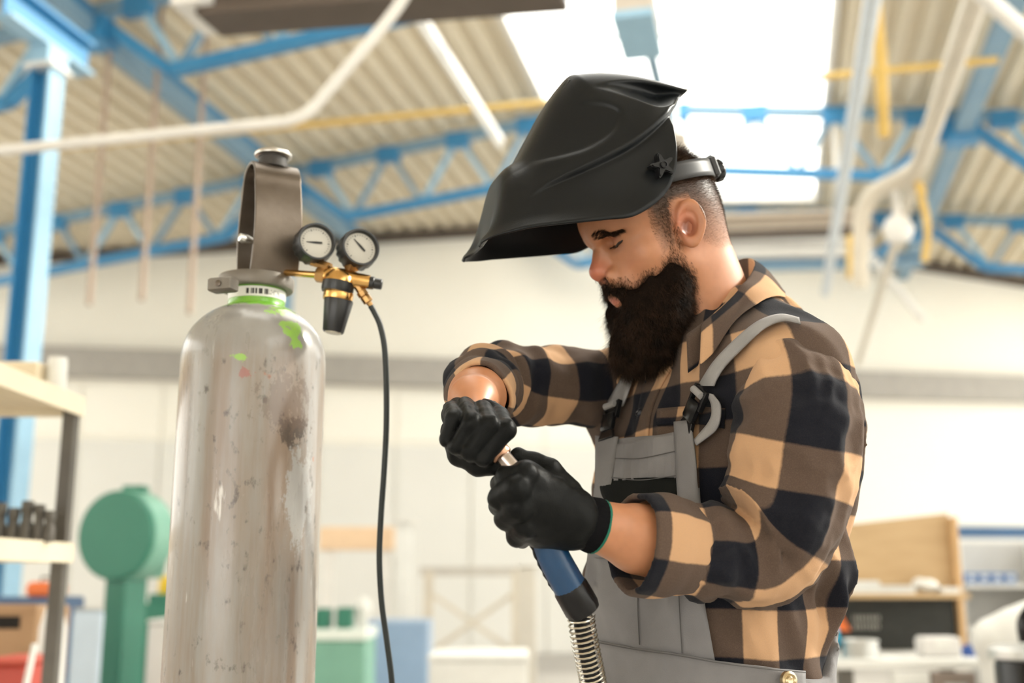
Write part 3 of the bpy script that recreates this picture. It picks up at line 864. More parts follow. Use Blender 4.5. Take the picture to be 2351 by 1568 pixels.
for (gx0, gy0, rr, stem, ndl) in ((727, 555, 46, (752, 614), math.radians(183)), (828, 568, 46, (803, 612), math.radians(135))):
    c0 = Q(gx0, gy0)
    g = thing('g', None, None); COL.objects.unlink(g); bpy.data.objects.remove(g)
    r_ = rr * MPR
    cs_ = MB().lathe([(0, -0.030), (r_ * 0.86, -0.030), (r_ * 0.97, -0.027), (r_ * 1.0, -0.022), (r_ * 1.0, -0.008), (r_ * 0.985, 0.0), (r_ * 0.95, 0.0035), (r_ * 0.86, 0.0035), (r_ * 0.80, -0.003), (r_ * 0.80, -0.004)], c0, gn, 72, knurl=((2, 3, 4), 0.022, 2)).build('gauge', m_gb, reg, label='round pressure gauge in ribbed black rubber')
    MB().lathe([(r_ * 0.815, 0.0), (r_ * 0.815, 0.0008), (0, 0.0008)], c0 - gn * 0.0045, gn, 48).build('dial', m_dial, cs_)
    tk = MB()
    for k in range(25):
        a = math.radians(225 - k * 11.25); ln_ = 0.09 if k % 5 == 0 else 0.045
        e_ = gx * math.cos(a) + gu * math.sin(a); f_ = -gx * math.sin(a) + gu * math.cos(a)
        tk.box(c0 - gn * 0.0034 + e_ * r_ * (0.70 - ln_ / 2), (ln_ * r_ / 2, 0.00035 if k % 5 else 0.0006, 0.0002), (e_, f_, gn))
    tk.build('dial_ticks', m_ink, cs_, smooth=False)['kind'] = 'stuff'
    e_ = gx * math.cos(ndl) + gu * math.sin(ndl); f_ = -gx * math.sin(ndl) + gu * math.cos(ndl)
    MB().prism([(-0.2 * r_, -0.05 * r_), (0.12 * r_, -0.06 * r_), (0.62 * r_, -0.012 * r_), (0.62 * r_, 0.012 * r_), (0.12 * r_, 0.06 * r_), (-0.2 * r_, 0.05 * r_)], c0 - gn * 0.0030 + (gx * 0.12 + gu * 0.0) * r_ * (1 if gx0 < 800 else 1), (e_, f_, gn), 0.0006).build('needle', m_ink, cs_, smooth=False)
    s0, s1 = Q(*stem) , c0 - gn * 0.018 - gu * r_ * 0.9
    MB().lathe([(13 * MPR, -6 * MPR), (13 * MPR, L_(s0, s1) * 0.5), (9 * MPR, L_(s0, s1) * 0.55), (9 * MPR, L_(s0, s1) * 1.05)], s0, s1 - s0, 6).build('gauge_stem', m_br2, cs_, smooth=False)
# rubber hose from the regulator
hp2 = [Q(851, 702), Q(860, 718), Q(873, 748), Q(883, 800), Q(887, 880), Q(887, 980), Q(882, 1080), Q(875, 1180), Q(871, 1280), Q(876, 1380), Q(888, 1470), Q(900, 1570), Q(905, 1700), Q(880, 1900, 0.05)]
end_ = hp2[-1]
hp2 += [A(end_[0] - 0.02, end_[1] + 0.1, 0.45), A(end_[0] + 0.05, end_[1] + 0.2, 0.10), A(end_[0] + 0.2, end_[1] + 0.3, 0.012), A(end_[0] + 0.6, end_[1] + 0.4, 0.008)]
ho = MB().tube(spline(hp2, 160), 7.0 * MPR, 12).build('gas_hose', mat('black_rubber_hose', (0.012, 0.018, 0.018), 0.45))
tag(ho, 'thin black rubber hose hanging from the brass regulator', 'hose')
# ================================================================== the man
DH = 0.065
HD = 1.6                                   # distance of the head
HS = 0.939
ya, pi_, ro = math.radians(12), math.radians(21.5), math.radians(-5)
H_F = A(-math.cos(ya) * math.cos(pi_), -math.sin(ya) * math.cos(pi_), -math.sin(pi_))
_l = A(math.sin(ya), -math.cos(ya), 0)
_u = np.cross(H_F, _l)
H_L = _l * math.cos(ro) + _u * math.sin(ro)
H_U = np.cross(H_F, H_L)
H_O = P(1511, 551, HD)
def to_head(p):
    q = (p - H_O) / HS
    return np.stack([q @ H_F, q @ H_L, q @ H_U], 1)
def from_head(q):
    q = np.atleast_2d(q) * HS
    return H_O + q[:, :1] * H_F + q[:, 1:2] * H_L + q[:, 2:] * H_U
def hl(px, py, y=0.0):
    """head-local point seen at a picture point, on the plane y (0 = middle of the face)."""
    w_ = on_plane(px, py, H_O + H_L * y * HS, H_L)
    return to_head(w_[None])[0]
MPX = HD / FPX / HS                        # head-local metres for a picture unit

n_tip = hl(1355, 631); n_br = hl(1364, 590); n_as = hl(1367, 573); n_sub = hl(1390, 653)
brow0 = hl(1362, 549, 0.014); brow1 = hl(1396, 522, 0.035); brow2 = hl(1430, 523, 0.052)
eye_in = hl(1400, 566, 0.020); eye_out = hl(1430, 551, 0.044); eye_c = (eye_in + eye_out) / 2
eye_c = A(eye_c[0] - 0.0085, 0.033, eye_c[2] + 0.001)
ala = hl(1403, 633, 0.0185)
fore = hl(1338, 520)
lip_u = hl(1407, 684); lip_l = hl(1408, 697); chin = hl(1440, 735)
ear_t = hl(1566, 459, 0.088); ear_b = hl(1578, 566, 0.082); ear_bk = hl(1602, 492, 0.09); ear_fr = hl(1543, 478, 0.078)
ear_c = (ear_t + ear_b) / 2
trag = hl(1556, 524, 0.079)
def sym(p):
    q = p.copy(); q[:, 1] = np.abs(q[:, 1]); return q
def head_sdf(p):
    q = sym(p)
    d = ell(p, (-0.004, 0, 0.05), (0.102, 0.078, 0.085))
    d = smin(d, ell(p, (-0.03, 0, 0.02), (0.072, 0.073, 0.075)), 0.03)
    d = smin(d, ell(p, (fore[0] - 0.062, 0, fore[2] - 0.002), (0.061, 0.064, 0.05)), 0.03)
    d = smin(d, ell(p, (0.032, 0, -0.035), (0.058, 0.06, 0.07)), 0.03)
    d = smin(d, cap(q, (0.0, 0.048, -0.045), chin + A(-0.024, 0.014, 0.0), 0.022, 0.02), 0.03)
    d = smin(d, sph(q, hl(1462, 590, 0.046) - A(0.016, 0, 0), 0.021), 0.026)          # cheekbone
    d = smin(d, ell(p, (n_sub[0] - 0.024, 0, n_sub[2] - 0.012), (0.026, 0.034, 0.03)), 0.02)
    # brow ridge
    d = smin(d, cap(q, brow0 + A(-0.010, -0.004, 0.002), brow1 + A(-0.010, 0, 0.002), 0.0095, 0.0095), 0.014)
    d = smin(d, cap(q, brow1 + A(-0.010, 0, 0.002), brow2 + A(-0.012, 0, 0), 0.0095, 0.009), 0.014)
    # eye sockets, eyeballs under the lids
    d = smax(d, -ell(q, (eye_c[0] + 0.0165, 0.031, eye_c[2] + 0.001), (0.0140, 0.0175, 0.0108)), 0.010)
    d = smin(d, ell(q, eye_c, (0.0122, 0.0150, 0.0112)), 0.003)
    d = smin(d, cap(q, eye_in + A(-0.006, 0, -0.0065), eye_out + A(-0.010, 0.001, -0.0065), 0.004, 0.004), 0.006)
    # nose
    nb = cap(p, n_as + A(-0.012, 0, 0), n_br + A(-0.011, 0, 0), 0.0095, 0.0095)
    nb = smin(nb, cap(p, n_br + A(-0.011, 0, 0), n_tip + A(-0.0125, 0, 0.001), 0.0095, 0.0126), 0.010)
    nb = smin(nb, cap(p, n_br + A(-0.022, 0, -0.004), n_tip + A(-0.024, 0, -0.002), 0.012, 0.015), 0.012)
    nb = smin(nb, ell(q, ala + A(-0.003, -0.0005, 0.0), (0.0118, 0.0072, 0.0105)), 0.003)
    nb = smin(nb, cap(p, n_tip + A(-0.012, 0, -0.006), n_sub + A(-0.006, 0, 0.001), 0.006, 0.005), 0.005)
    d = smin(d, nb, 0.007)
    d = smax(d, -ell(q, hl(1388, 645, 0.0105) + A(0.0, 0, -0.001), (0.0095, 0.0045, 0.0052)), 0.002)
    # lips
    d = smin(d, cap(q, lip_u + A(-0.008, 0, 0), lip_u + A(-0.02, 0.022, -0.006), 0.0065, 0.004), 0.006)
    d = smin(d, cap(q, lip_l + A(-0.0085, 0, 0), lip_l + A(-0.02, 0.02, 0.004), 0.0072, 0.004), 0.005)
    return np.minimum(d, 1e9)
e_up = nrm(ear_t - ear_b); e_bk = nrm(np.cross(e_up, A(0, 1, 0)));
if e_bk[0] > 0: e_bk = -e_bk
e_out = nrm(A(0, 1, 0) + 0.0 * e_bk)
E_H = np.linalg.norm(ear_t - ear_b) / 2
E_W = 0.0195
e_fl = 0.42                                 # the back of the ear stands off the head
def ear_sdf(p):
    q = sym(p) - ear_c
    u = q @ e_up; b = q @ e_bk - 0.008; o = q @ e_out - e_fl * (b + 0.012) + 0.006
    # narrower towards the lobe
    wv = E_W * (1.0 - 0.28 * np.clip(-u / E_H, 0, 1))
    k = np.sqrt((u / E_H) ** 2 + (b / wv) ** 2) + 1e-6
    rho = (k - 1) * np.minimum(E_H, wv) * 0.95
    disc = np.maximum(rho + 0.004, np.abs(o + 0.001) - 0.0028) - 0.0012
    # helix rim, absent at the front middle
    gap = np.clip((-b - 0.004) / 0.008, 0, 1) * np.clip(1 - np.abs(u + 0.004) / 0.022, 0, 1)
    helix = np.sqrt((rho + 0.0030) ** 2 + (o - 0.0045) ** 2) - (0.0040 - 0.004 * gap)
    anti = np.sqrt((((np.sqrt(((u - 0.001) / (E_H * 0.62)) ** 2 + ((b - 0.0005) / (wv * 0.55)) ** 2) - 1) * wv * 0.55)) ** 2 + (o - 0.0040) ** 2) - (0.0027 - 0.003 * np.clip(-b / 0.006, 0, 1))
    d = smin(disc, helix, 0.002)
    d = smin(d, anti, 0.002)
    d = smin(d, np.sqrt((u + E_H * 0.78) ** 2 + (b + 0.003) ** 2 + ((o - 0.001) * 1.6) ** 2) - 0.0085, 0.006)   # lobe
    d = smin(d, sph(sym(p), trag + A(0.0, 0.001, 0), 0.0048), 0.005)
    con = np.sqrt(((u + 0.006) / 1.55) ** 2 + (b + 0.003) ** 2 + ((o - 0.004) / 1.1) ** 2) - 0.0088
    d = smax(d, -con, 0.003)
    root = cap(sym(p), ear_c + e_up * 0.018 - e_bk * 0.004 - e_out * 0.014, ear_c - e_up * 0.022 - e_bk * 0.004 - e_out * 0.012, 0.008, 0.007)
    return smin(d, root, 0.006)

# torso frame
T_L = nrm(A(0.5, -0.866, 0)); T_F = A(-0.866, -0.5, 0)
T_C = P(1664, 1200, 1.57)
T_TAB = np.array([  # z, half lateral, half depth, forward shift, sideways world x shift
    (0.95, 0.170, 0.132, 0.000, -0.040), (1.05, 0.170, 0.132, 0.000, -0.036), (1.116, 0.172, 0.133, 0.0, -0.032), (1.18, 0.178, 0.140, 0.004, -0.022), (1.24, 0.185, 0.146, 0.002, -0.015),
    (1.293, 0.190, 0.150, 0.0, -0.012), (1.352, 0.198, 0.151, -0.004, -0.006), (1.412, 0.204, 0.146, -0.008, 0.0), (1.471, 0.198, 0.128, -0.014, 0.0),
    (1.53, 0.17, 0.10, -0.022, 0.0), (1.58, 0.11, 0.075, -0.03, 0.0), (1.62, 0.07, 0.06, -0.03, 0.0)])
SH_N = P(1822, 845, 1.41); SH_F = P(1425, 885, 1.74)
NECK_B = P(1650, 745, 1.625); NECK_T = from_head((-0.028, 0, -0.03))[0]
def torso_core(p, grow=0.0):
    z = p[:, 2]
    a = np.interp(z, T_TAB[:, 0], T_TAB[:, 1]) + grow
    b = np.interp(z, T_TAB[:, 0], T_TAB[:, 2]) + grow
    fs = np.interp(z, T_TAB[:, 0], T_TAB[:, 3]); xs = np.interp(z, T_TAB[:, 0], T_TAB[:, 4])
    q = p - T_C
    q[:, 0] -= xs
    la = q @ T_L; fo = q @ T_F - fs
    n = 2.35
    k = (np.abs(la / a) ** n + np.abs(fo / b) ** n) ** (1 / n)
    d = (k - 1) * np.minimum(a, b) * 0.92
    d = np.maximum(d, z - 1.60 - grow)
    sh = np.minimum(cap(p, NECK_B + A(0, 0, -0.03), SH_N + A(0, 0, -0.012), 0.072 + grow, 0.068 + grow),
                    cap(p, NECK_B + A(0, 0, -0.03), SH_F + A(0, 0, -0.012), 0.072 + grow, 0.066 + grow))
    return smin(d, sh, 0.06)
def body_sdf(p):
    q = to_head(p)
    hd = smin(head_sdf(q), ear_sdf(q), 0.004) * HS
    nk = cap(p, NECK_T, NECK_B + A(0, 0, -0.06), 0.060, 0.068)
    nk = smin(nk, cap(p, from_head((-0.055, 0, 0.0))[0], NECK_B + A(0.03, 0.02, -0.04), 0.040, 0.05), 0.03)
    d = smin(hd, nk, 0.022)
    d = smin(d, torso_core(p, -0.03), 0.02)
    for pts, rs in ARMS:
        for i in range(len(pts) - 1):
            d = smin(d, cap(p, pts[i], pts[i + 1], rs[i], rs[i + 1]), 0.015)
    return d
WR_N = P(1392, 1214, 1.235 + DH); HN_N = P(1265, 1170, 1.205 + DH)
WR_F = P(1086, 918, 1.34 + DH * 0.7); HN_F = P(1098, 985, 1.245 + DH)
SL_N = [SH_N + A(0.0, 0.02, 0.012), P(1835, 930, 1.385), P(1815, 1070, 1.375), P(1792, 1200, 1.365), P(1750, 1275, 1.362), P(1640, 1268, 1.345), P(1540, 1255, 1.330), P(1505, 1249, 1.324)]
SL_F = [SH_F + A(0.03, 0, 0.0), P(1370, 890, 1.70), P(1240, 886, 1.655), P(1150, 882, 1.605), P(1112, 888, 1.555), P(1104, 896, 1.49), P(1098, 908, 1.435)]
ARMS = [(SL_N[:-1] + [P(1462, 1236, 1.315), WR_N, HN_N], [0.045, 0.048, 0.046, 0.042, 0.040, 0.040, 0.040, 0.0375, 0.0275, 0.016]),
        (SL_F[:-1] + [P(1096, 908, 1.44), WR_F, P(1094, 945, 1.345)], [0.045, 0.044, 0.042, 0.038, 0.036, 0.035, 0.034, 0.0275, 0.014])]

man = thing('person', 'bearded person in checked shirt and grey bib overalls, black gloves, looking down at a torch', 'person', (T_C[0], T_C[1], 0))
bV, bF = sdf_mesh(body_sdf, (-0.13, 1.10, 1.10), (0.50, 1.86, 1.86), 0.0020)
bV = relax(bV, bF, 1, 0.4)
# skin colours: redder nose, ears and lips, darker shaved sides, painted shade in hollows
hv = to_head(bV); hs = hv.copy(); hs[:, 1] = np.abs(hs[:, 1])
def blob(c, r, p=hs):
    return np.clip(1 - np.linalg.norm((p - c) / r, axis=1), 0, 1)[:, None]
SK = np.tile(A(0.42, 0.183, 0.090), (len(bV), 1))
def tint(m, c):
    global SK
    m = np.clip(m, 0, 1)
    SK = SK * (1 - m) + np.asarray(c) * m
tint(1.5 * blob(n_tip + A(-0.01, 0, 0), 0.03), (0.44, 0.135, 0.075))
tint(1.3 * blob(ear_c + A(0, 0, 0), A(0.03, 0.02, 0.04)), (0.48, 0.175, 0.10))
tint(1.3 * blob(ear_c - e_up * 0.006 + e_bk * 0.004, A(0.014, 0.03, 0.017)), (0.20, 0.065, 0.036))  # inner ear tinted darker, shade painted into the skin tone
tint(0.5 * blob(hl(1450, 605, 0.05), 0.03), (0.50, 0.21, 0.12))
tint(1.6 * blob((lip_u + lip_l) / 2 + A(-0.006, 0, 0), A(0.016, 0.026, 0.012)), (0.50, 0.17, 0.13))
tint(1.2 * blob(eye_c + A(0.008, 0, 0.006), A(0.014, 0.02, 0.010)), (0.40, 0.18, 0.11))
tint(0.8 * blob(eye_c + A(0.008, 0, -0.010), A(0.014, 0.02, 0.008)), (0.40, 0.19, 0.12))
tint(2.0 * blob(hl(1388, 645, 0.0105), A(0.0115, 0.007, 0.0056)), (0.06, 0.02, 0.015))  # nostril painted near black to stand for its shade
def hair_mask(q):
    """0..1 where the head is haired."""
    x, z = q[:, 0], q[:, 2]
    yv = np.abs(q[:, 1])
    top = np.clip((z - 0.052) / 0.02, 0, 1) * np.clip((0.070 - x) / 0.02, 0, 1)
    lowz = np.interp(x, [-0.10, -0.06, -0.036, -0.034, 0.0, 0.012, 0.032, 0.040], [-0.045, -0.045, -0.03, 0.036, 0.037, -0.03, -0.03, 0.05])
    side = np.clip((z - lowz) / 0.012, 0, 1) * np.clip((0.036 - x) / 0.014, 0, 1) * (np.clip((yv - 0.02) / 0.02, 0, 1) + (x < -0.05)).clip(0, 1)
    return np.maximum(top, side)
_r = np.linalg.norm(hv, axis=1)
hm = hair_mask(hv) * (_r < 0.16) * (1 - (blob(ear_c + e_bk * 0.004, A(0.030, 0.02, 0.042))[:, 0] > 0.05) * (hs[:, 1] > 0.079))
dens = np.clip((hv[:, 2] + 0.05) / 0.10, 0.25, 1.0)
tint((hm * dens * 0.92)[:, None], (0.040, 0.025, 0.018))
SK *= (1 + 0.05 * vnoise(bV, 180) + 0.05 * vnoise(bV, 60))[:, None]
skin = bpy.data.materials.new('skin'); skin.use_nodes = True
_n = skin.node_tree; _b = _n.nodes['Principled BSDF']
_at = _n.nodes.new('ShaderNodeAttribute'); _at.attribute_name = 'tone'
_n.links.new(_at.outputs['Color'], _b.inputs['Base Color'])
_b.inputs['Roughness'].default_value = 0.44
_b.inputs['Subsurface Weight'].default_value = 0.12
_b.inputs['Subsurface Radius'].default_value = (0.012, 0.004, 0.002)
_b.inputs['Subsurface Scale'].default_value = 0.5
_nz = _n.nodes.new('ShaderNodeTexNoise'); _nz.inputs['Scale'].default_value = 620
_bp = _n.nodes.new('ShaderNodeBump'); _bp.inputs['Strength'].default_value = 0.12; _bp.inputs['Distance'].default_value = 0.001
_n.links.new(_nz.outputs[0], _bp.inputs['Height']); _n.links.new(_bp.outputs[0], _b.inputs['Normal'])
body = fast('body', bV, bF, skin, man, attrs={'tone': np.hstack([SK, np.ones((len(SK), 1))])})

# ------------------------------------------------------------------ hair and beard
def strands(roots, dirs, lens, rad, segs=5, curl=0.25, droop=None, wave=0.0):
    """tapering three-sided hairs; returns verts, faces"""
    n = len(roots)
    p = roots.copy(); d = nrm(dirs)
    ref = nrm(RNG.normal(size=(n, 3)))
    x = nrm(np.cross(d, ref)); y = np.cross(d, x)
    ph = RNG.random(n) * 6.28
    rings = []
    for s in range(segs + 1):
        t = s / segs
        rr = rad * (1 - 0.85 * t)
        c = p + (x * np.sin(ph + wave * t)[:, None] * lens[:, None] * 0.10 + y * np.cos(ph + wave * t * 1.3)[:, None] * lens[:, None] * 0.10) * (t if wave else 0)
        rings.append(np.stack([c + rr * (x * math.cos(a) + y * math.sin(a)) for a in (0, 2.094, 4.189)], 1))
        d = nrm(d + RNG.normal(size=(n, 3)) * curl / segs * 2 + (0 if droop is None else droop / segs))
        p = p + d * (lens / segs)[:, None]
    V = np.stack(rings, 1).reshape(-1, 3)              # n, segs+1, 3 verts
    b = (np.arange(n) * (segs + 1) * 3)[:, None]
    tri = []
    for s in range(segs):
        for k in range(3):
            k2 = (k + 1) % 3
            tri.append(np.hstack([b + s * 3 + k, b + s * 3 + k2, b + s * 3 + 3 + k2, b + s * 3 + 3 + k]))
    return V, np.vstack(tri)
def hairmat(name, c, tip):
    m = mat(name, c, rough=0.5, col2=tip, vscale=55, vsharp=0.12, spec=0.10)
    return m
m_beard = hairmat('beard_hair', (0.010, 0.0065, 0.0045), (0.040, 0.022, 0.013))
m_hair = hairmat('short_hair', (0.030, 0.018, 0.012), (0.085, 0.05, 0.03))
def hp(px, py, y, r):
    return (hl(px, py, y), r * MPX)
BE = [(hp(1538, 575, 0.062, 10), hp(1540, 605, 0.060, 26)), (hp(1540, 605, 0.060, 26), hp(1545, 645, 0.055, 43)),
      (hp(1545, 640, 0.055, 43), hp(1520, 695, 0.045, 55)), (hp(1520, 695, 0.045, 55), hp(1492, 755, 0.030, 54)),
      (hp(1545, 645, 0.052, 43), hp(1535, 720, 0.03, 48)), (hp(1492, 755, 0.030, 52), hp(1462, 805, 0.014, 38)), (hp(1500, 650, 0.056, 30), hp(1472, 715, 0.04, 38)), (hp(1462, 705, 0.03, 30), hp(1448, 740, 0.0, 34)),
      (hp(1448, 738, 0.0, 36), hp(1444, 790, 0.0, 43)), (hp(1444, 790, 0.0, 43), hp(1432, 812, 0.0, 36)), (hp(1535, 715, 0.03, 45), hp(1500, 790, 0.012, 45)), (hp(1452, 690, 0.040, 22), hp(1485, 705, 0.045, 36))]
MO = [(hp(1403, 665, 0.004, 20), hp(1428, 671, 0.022, 22)), (hp(1428, 671, 0.022, 22), hp(1464, 692, 0.038, 26))]
def beard_sdf(p):
    q = sym(to_head(p))
    d = None
    for (a, ra), (b, rb) in BE:
        c = cap(q, a, b, ra, rb)
        d = c if d is None else smin(d, c, 0.016)
    for (a, ra), (b, rb) in MO:
        d = smin(d, cap(q, a, b, ra, rb), 0.006)
    d = d * HS
    return d + 0.0025 * vnoise(p * A(1, 1, 0.45), 150) + 0.0040 + 0.0090 * np.clip((p[:, 2] - 1.585) / 0.06, 0, 1) * np.clip((np.abs(to_head(p)[:, 1]) - 0.035) / 0.015, 0, 1)
lo_, hi_ = P(1360, 900, 1.6), P(1640, 500, 1.6)
gV, gF = sdf_mesh(beard_sdf, (lo_[0], 1.38, lo_[2]), (hi_[0], 1.72, hi_[2]), 0.003)
fast('beard_core', gV, gF, mat('beard_core_hair', (0.007, 0.0045, 0.0035), 1.0, col2=(0.012, 0.008, 0.006), spec=0.0), man)['label'] = 'dense dark inner mass of the long beard'  # core takes the beard's own dark hair colour
# hairs on it
_cq = sym(to_head(gV[gF].mean(1)))
_mouth = (np.linalg.norm((_cq - (lip_u + lip_l) / 2) / A(0.022, 0.026, 0.011), axis=1) < 1)
_okf = np.where(~_mouth)[0]
fa = _okf[RNG.integers(0, len(_okf), 24000)]
wt = RNG.dirichlet((1, 1, 1, 1), len(fa))
rt = (gV[gF[fa]] * wt[:, :, None]).sum(1)
nn = grad(beard_sdf, rt, 0.006)
ql = to_head(rt); qs = np.abs(ql[:, 1])
rpx = to_px(rt)
low = np.clip((rpx[:, 1] - 600) / 200, 0, 1)
mo_ = sum(np.clip(1 - cap(sym(ql), a, b, 0, 0) / 0.014, 0, 1) for (a, _), (b, _) in MO).clip(0, 1) * (rpx[:, 1] < 700)
down = from_head(A(-0.10, 0, -1.0))[0] - H_O
down = nrm(down * 0.4 + A(0.05, 0, -0.9) * 0.25)
side = np.sign(ql[:, 1])[:, None] * H_L
dr = nn * (0.50 - 0.18 * low)[:, None] + down * (0.9 + 0.3 * low)[:, None] + RNG.normal(size=rt.shape) * (0.16 + 0.10 * low)[:, None]
dr = dr * (1 - mo_[:, None]) + mo_[:, None] * (nn * 0.45 + down * 0.6 + side * 0.6 + RNG.normal(size=rt.shape) * 0.15)
ln = (0.008 + 0.017 * low + 0.006 * RNG.random(len(rt))) * (1 - 0.45 * mo_)
V1, F1 = strands(rt - nn * 0.002, dr, ln, 0.00023, 5, 0.42, wave=5.0)
# stubble blending into the cheek and neck
hq = sym(hv)
sb = (hv[:, 0] > hl(1540, 500, .07)[0]) & (hv[:, 0] < hl(1512, 500, .07)[0]) & (np.abs(hv[:, 1]) > 0.05) & (hv[:, 2] < 0.06) & (hv[:, 2] > hl(1530, 615, .07)[2]) & (_r < 0.15)
sbi = np.where(sb)[0]; sbi = sbi[RNG.random(len(sbi)) < 0.55]
cheek = (_r < 0.15) & (hv[:, 0] > -0.01) & (beard_sdf(bV) < 0.016) & (beard_sdf(bV) > -0.001) & (to_px(bV)[:, 1] > 545)
ck = np.where(cheek)[0]
ck = ck[RNG.random(len(ck)) < np.clip(1.15 - beard_sdf(bV[ck]) / 0.017, 0.03, 1) ** 2 * 0.9]
ck = np.repeat(ck, 3); rc = bV[ck] + RNG.normal(size=(len(ck), 3)) * 0.0010; _lk = np.linalg.norm((sym(to_head(rc)) - (lip_u + lip_l) / 2) / A(0.022, 0.026, 0.011), axis=1) > 1
rc = rc[_lk]; nc = grad(body_sdf, rc, 0.004)
V2, F2 = strands(rc, nc * 0.35 + down + RNG.normal(size=rc.shape) * 0.25, (0.005 + 0.008 * RNG.random(len(rc))) * np.clip(1.3 - beard_sdf(rc) / 0.016, 0.4, 1), 0.00019, 4, 0.4)
rs_ = bV[sbi]; ns_ = grad(body_sdf, rs_, 0.004)
V2b, F2b = strands(rs_, ns_ * 0.45 + down + RNG.normal(size=rs_.shape) * 0.2, 0.004 + 0.006 * RNG.random(len(rs_)), 0.00019, 3, 0.25)
F2 = np.vstack([F2, F2b + len(V2)]); V2 = np.vstack([V2, V2b])
beard = fast('beard', np.vstack([V1, V2]), np.vstack([F1, F2 + len(V1)]), m_beard, man)
beard['kind'] = 'stuff'; beard['label'] = 'long dark wavy beard and moustache'
# short hair
ids = np.where((hm > 0.05) & (_r < 0.16))[0]
ids = RNG.choice(ids, min(len(ids) * 1, 24000), replace=False)
rh = bV[ids]; nh = grad(body_sdf, rh, 0.006)
zz = hv[ids, 2]
lh = np.interp(zz, [-0.05, 0.0, 0.05, 0.08, 0.12], [0.0016, 0.0032, 0.0065, 0.013, 0.022]) * (0.7 + 0.5 * RNG.random(len(ids)))
flow = from_head(A(-0.6, 0, -0.5))[0] - H_O
V3, F3 = strands(rh - nh * 0.0008, nh * 0.8 + nrm(flow) * 0.55 + RNG.normal(size=rh.shape) * 0.2, lh, 0.00022, 3, 0.2)
hair = fast('hair', V3, F3, m_hair, man); hair['kind'] = 'stuff'; hair['label'] = 'short cropped dark hair with faded sides'
# eyebrows, lashes, eyes
def on_face(q_local):
    p = from_head(q_local)
    for _ in range(5):
        p = p - grad(body_sdf, p, 0.003) * body_sdf(p)[:, None]
    return p
for sgn in (1, -1):
    m3 = A(1, sgn, 1)
    path = spline([brow0, (brow0 + brow1) / 2 + A(0, 0, 0.0015), brow1, brow2], 60) * m3
    k = RNG.integers(0, 60, 1100)
    wid = np.interp(k / 59, [0, 0.35, 1], [0.0046, 0.0046, 0.0018])
    q = path[k] + np.stack([np.zeros(1100), np.zeros(1100), (RNG.random(1100) * 2 - 1) * wid], 1)
    rb = on_face(q); nb_ = grad(body_sdf, rb, 0.004)
    tg = nrm(np.gradient(path, axis=0))[k]
    tw = tg[:, :1] * H_F + tg[:, 1:2] * H_L + tg[:, 2:] * H_U
    up = np.interp(k / 59, [0, 0.4, 1], [0.12, 0.06, -0.1])[:, None]
    Vb, Fb = strands(rb - nb_ * 0.0004, tw * 1.0 + H_U * up + nb_ * 0.42 + RNG.normal(size=rb.shape) * 0.08, 0.006 + 0.004 * RNG.random(1100), 0.00030, 3, 0.1)
    eb = fast('eyebrow', Vb, Fb, m_beard, man); eb['kind'] = 'stuff'
    # lash line and the sliver of eye below the lowered lid
    li = spline([eye_in + A(0.001, 0, 0), eye_c + A(0.0105, 0.0, -0.0052), eye_c + A(0.0085, 0.008, -0.003), eye_out + A(-0.001, 0, 0)], 16) * m3
    lp = on_face(li)
    lids = MB().tube(lp + grad(body_sdf, lp, .003) * 0.0002, np.interp(np.linspace(0, 1, 16), [0, .3, .8, 1], [0.0007, 0.0021, 0.0019, 0.0007]), 6).build('eyelid_slit', mat('eye_dark', (0.02, 0.012, 0.01), 0.15), man)
    k = RNG.integers(0, 16, 70)
    Vl, Fl = strands(lp[k], grad(body_sdf, lp, .003)[k] * 0.8 - H_U * 0.75 + H_F * 0.3 + RNG.normal(size=(70, 3)) * 0.15, 0.0055 + 0.002 * RNG.random(70), 0.0002, 4, 0.05, droop=H_U * 0.5)
    la_ = fast('eyelashes', Vl, Fl, m_beard, man); la_['kind'] = 'stuff'
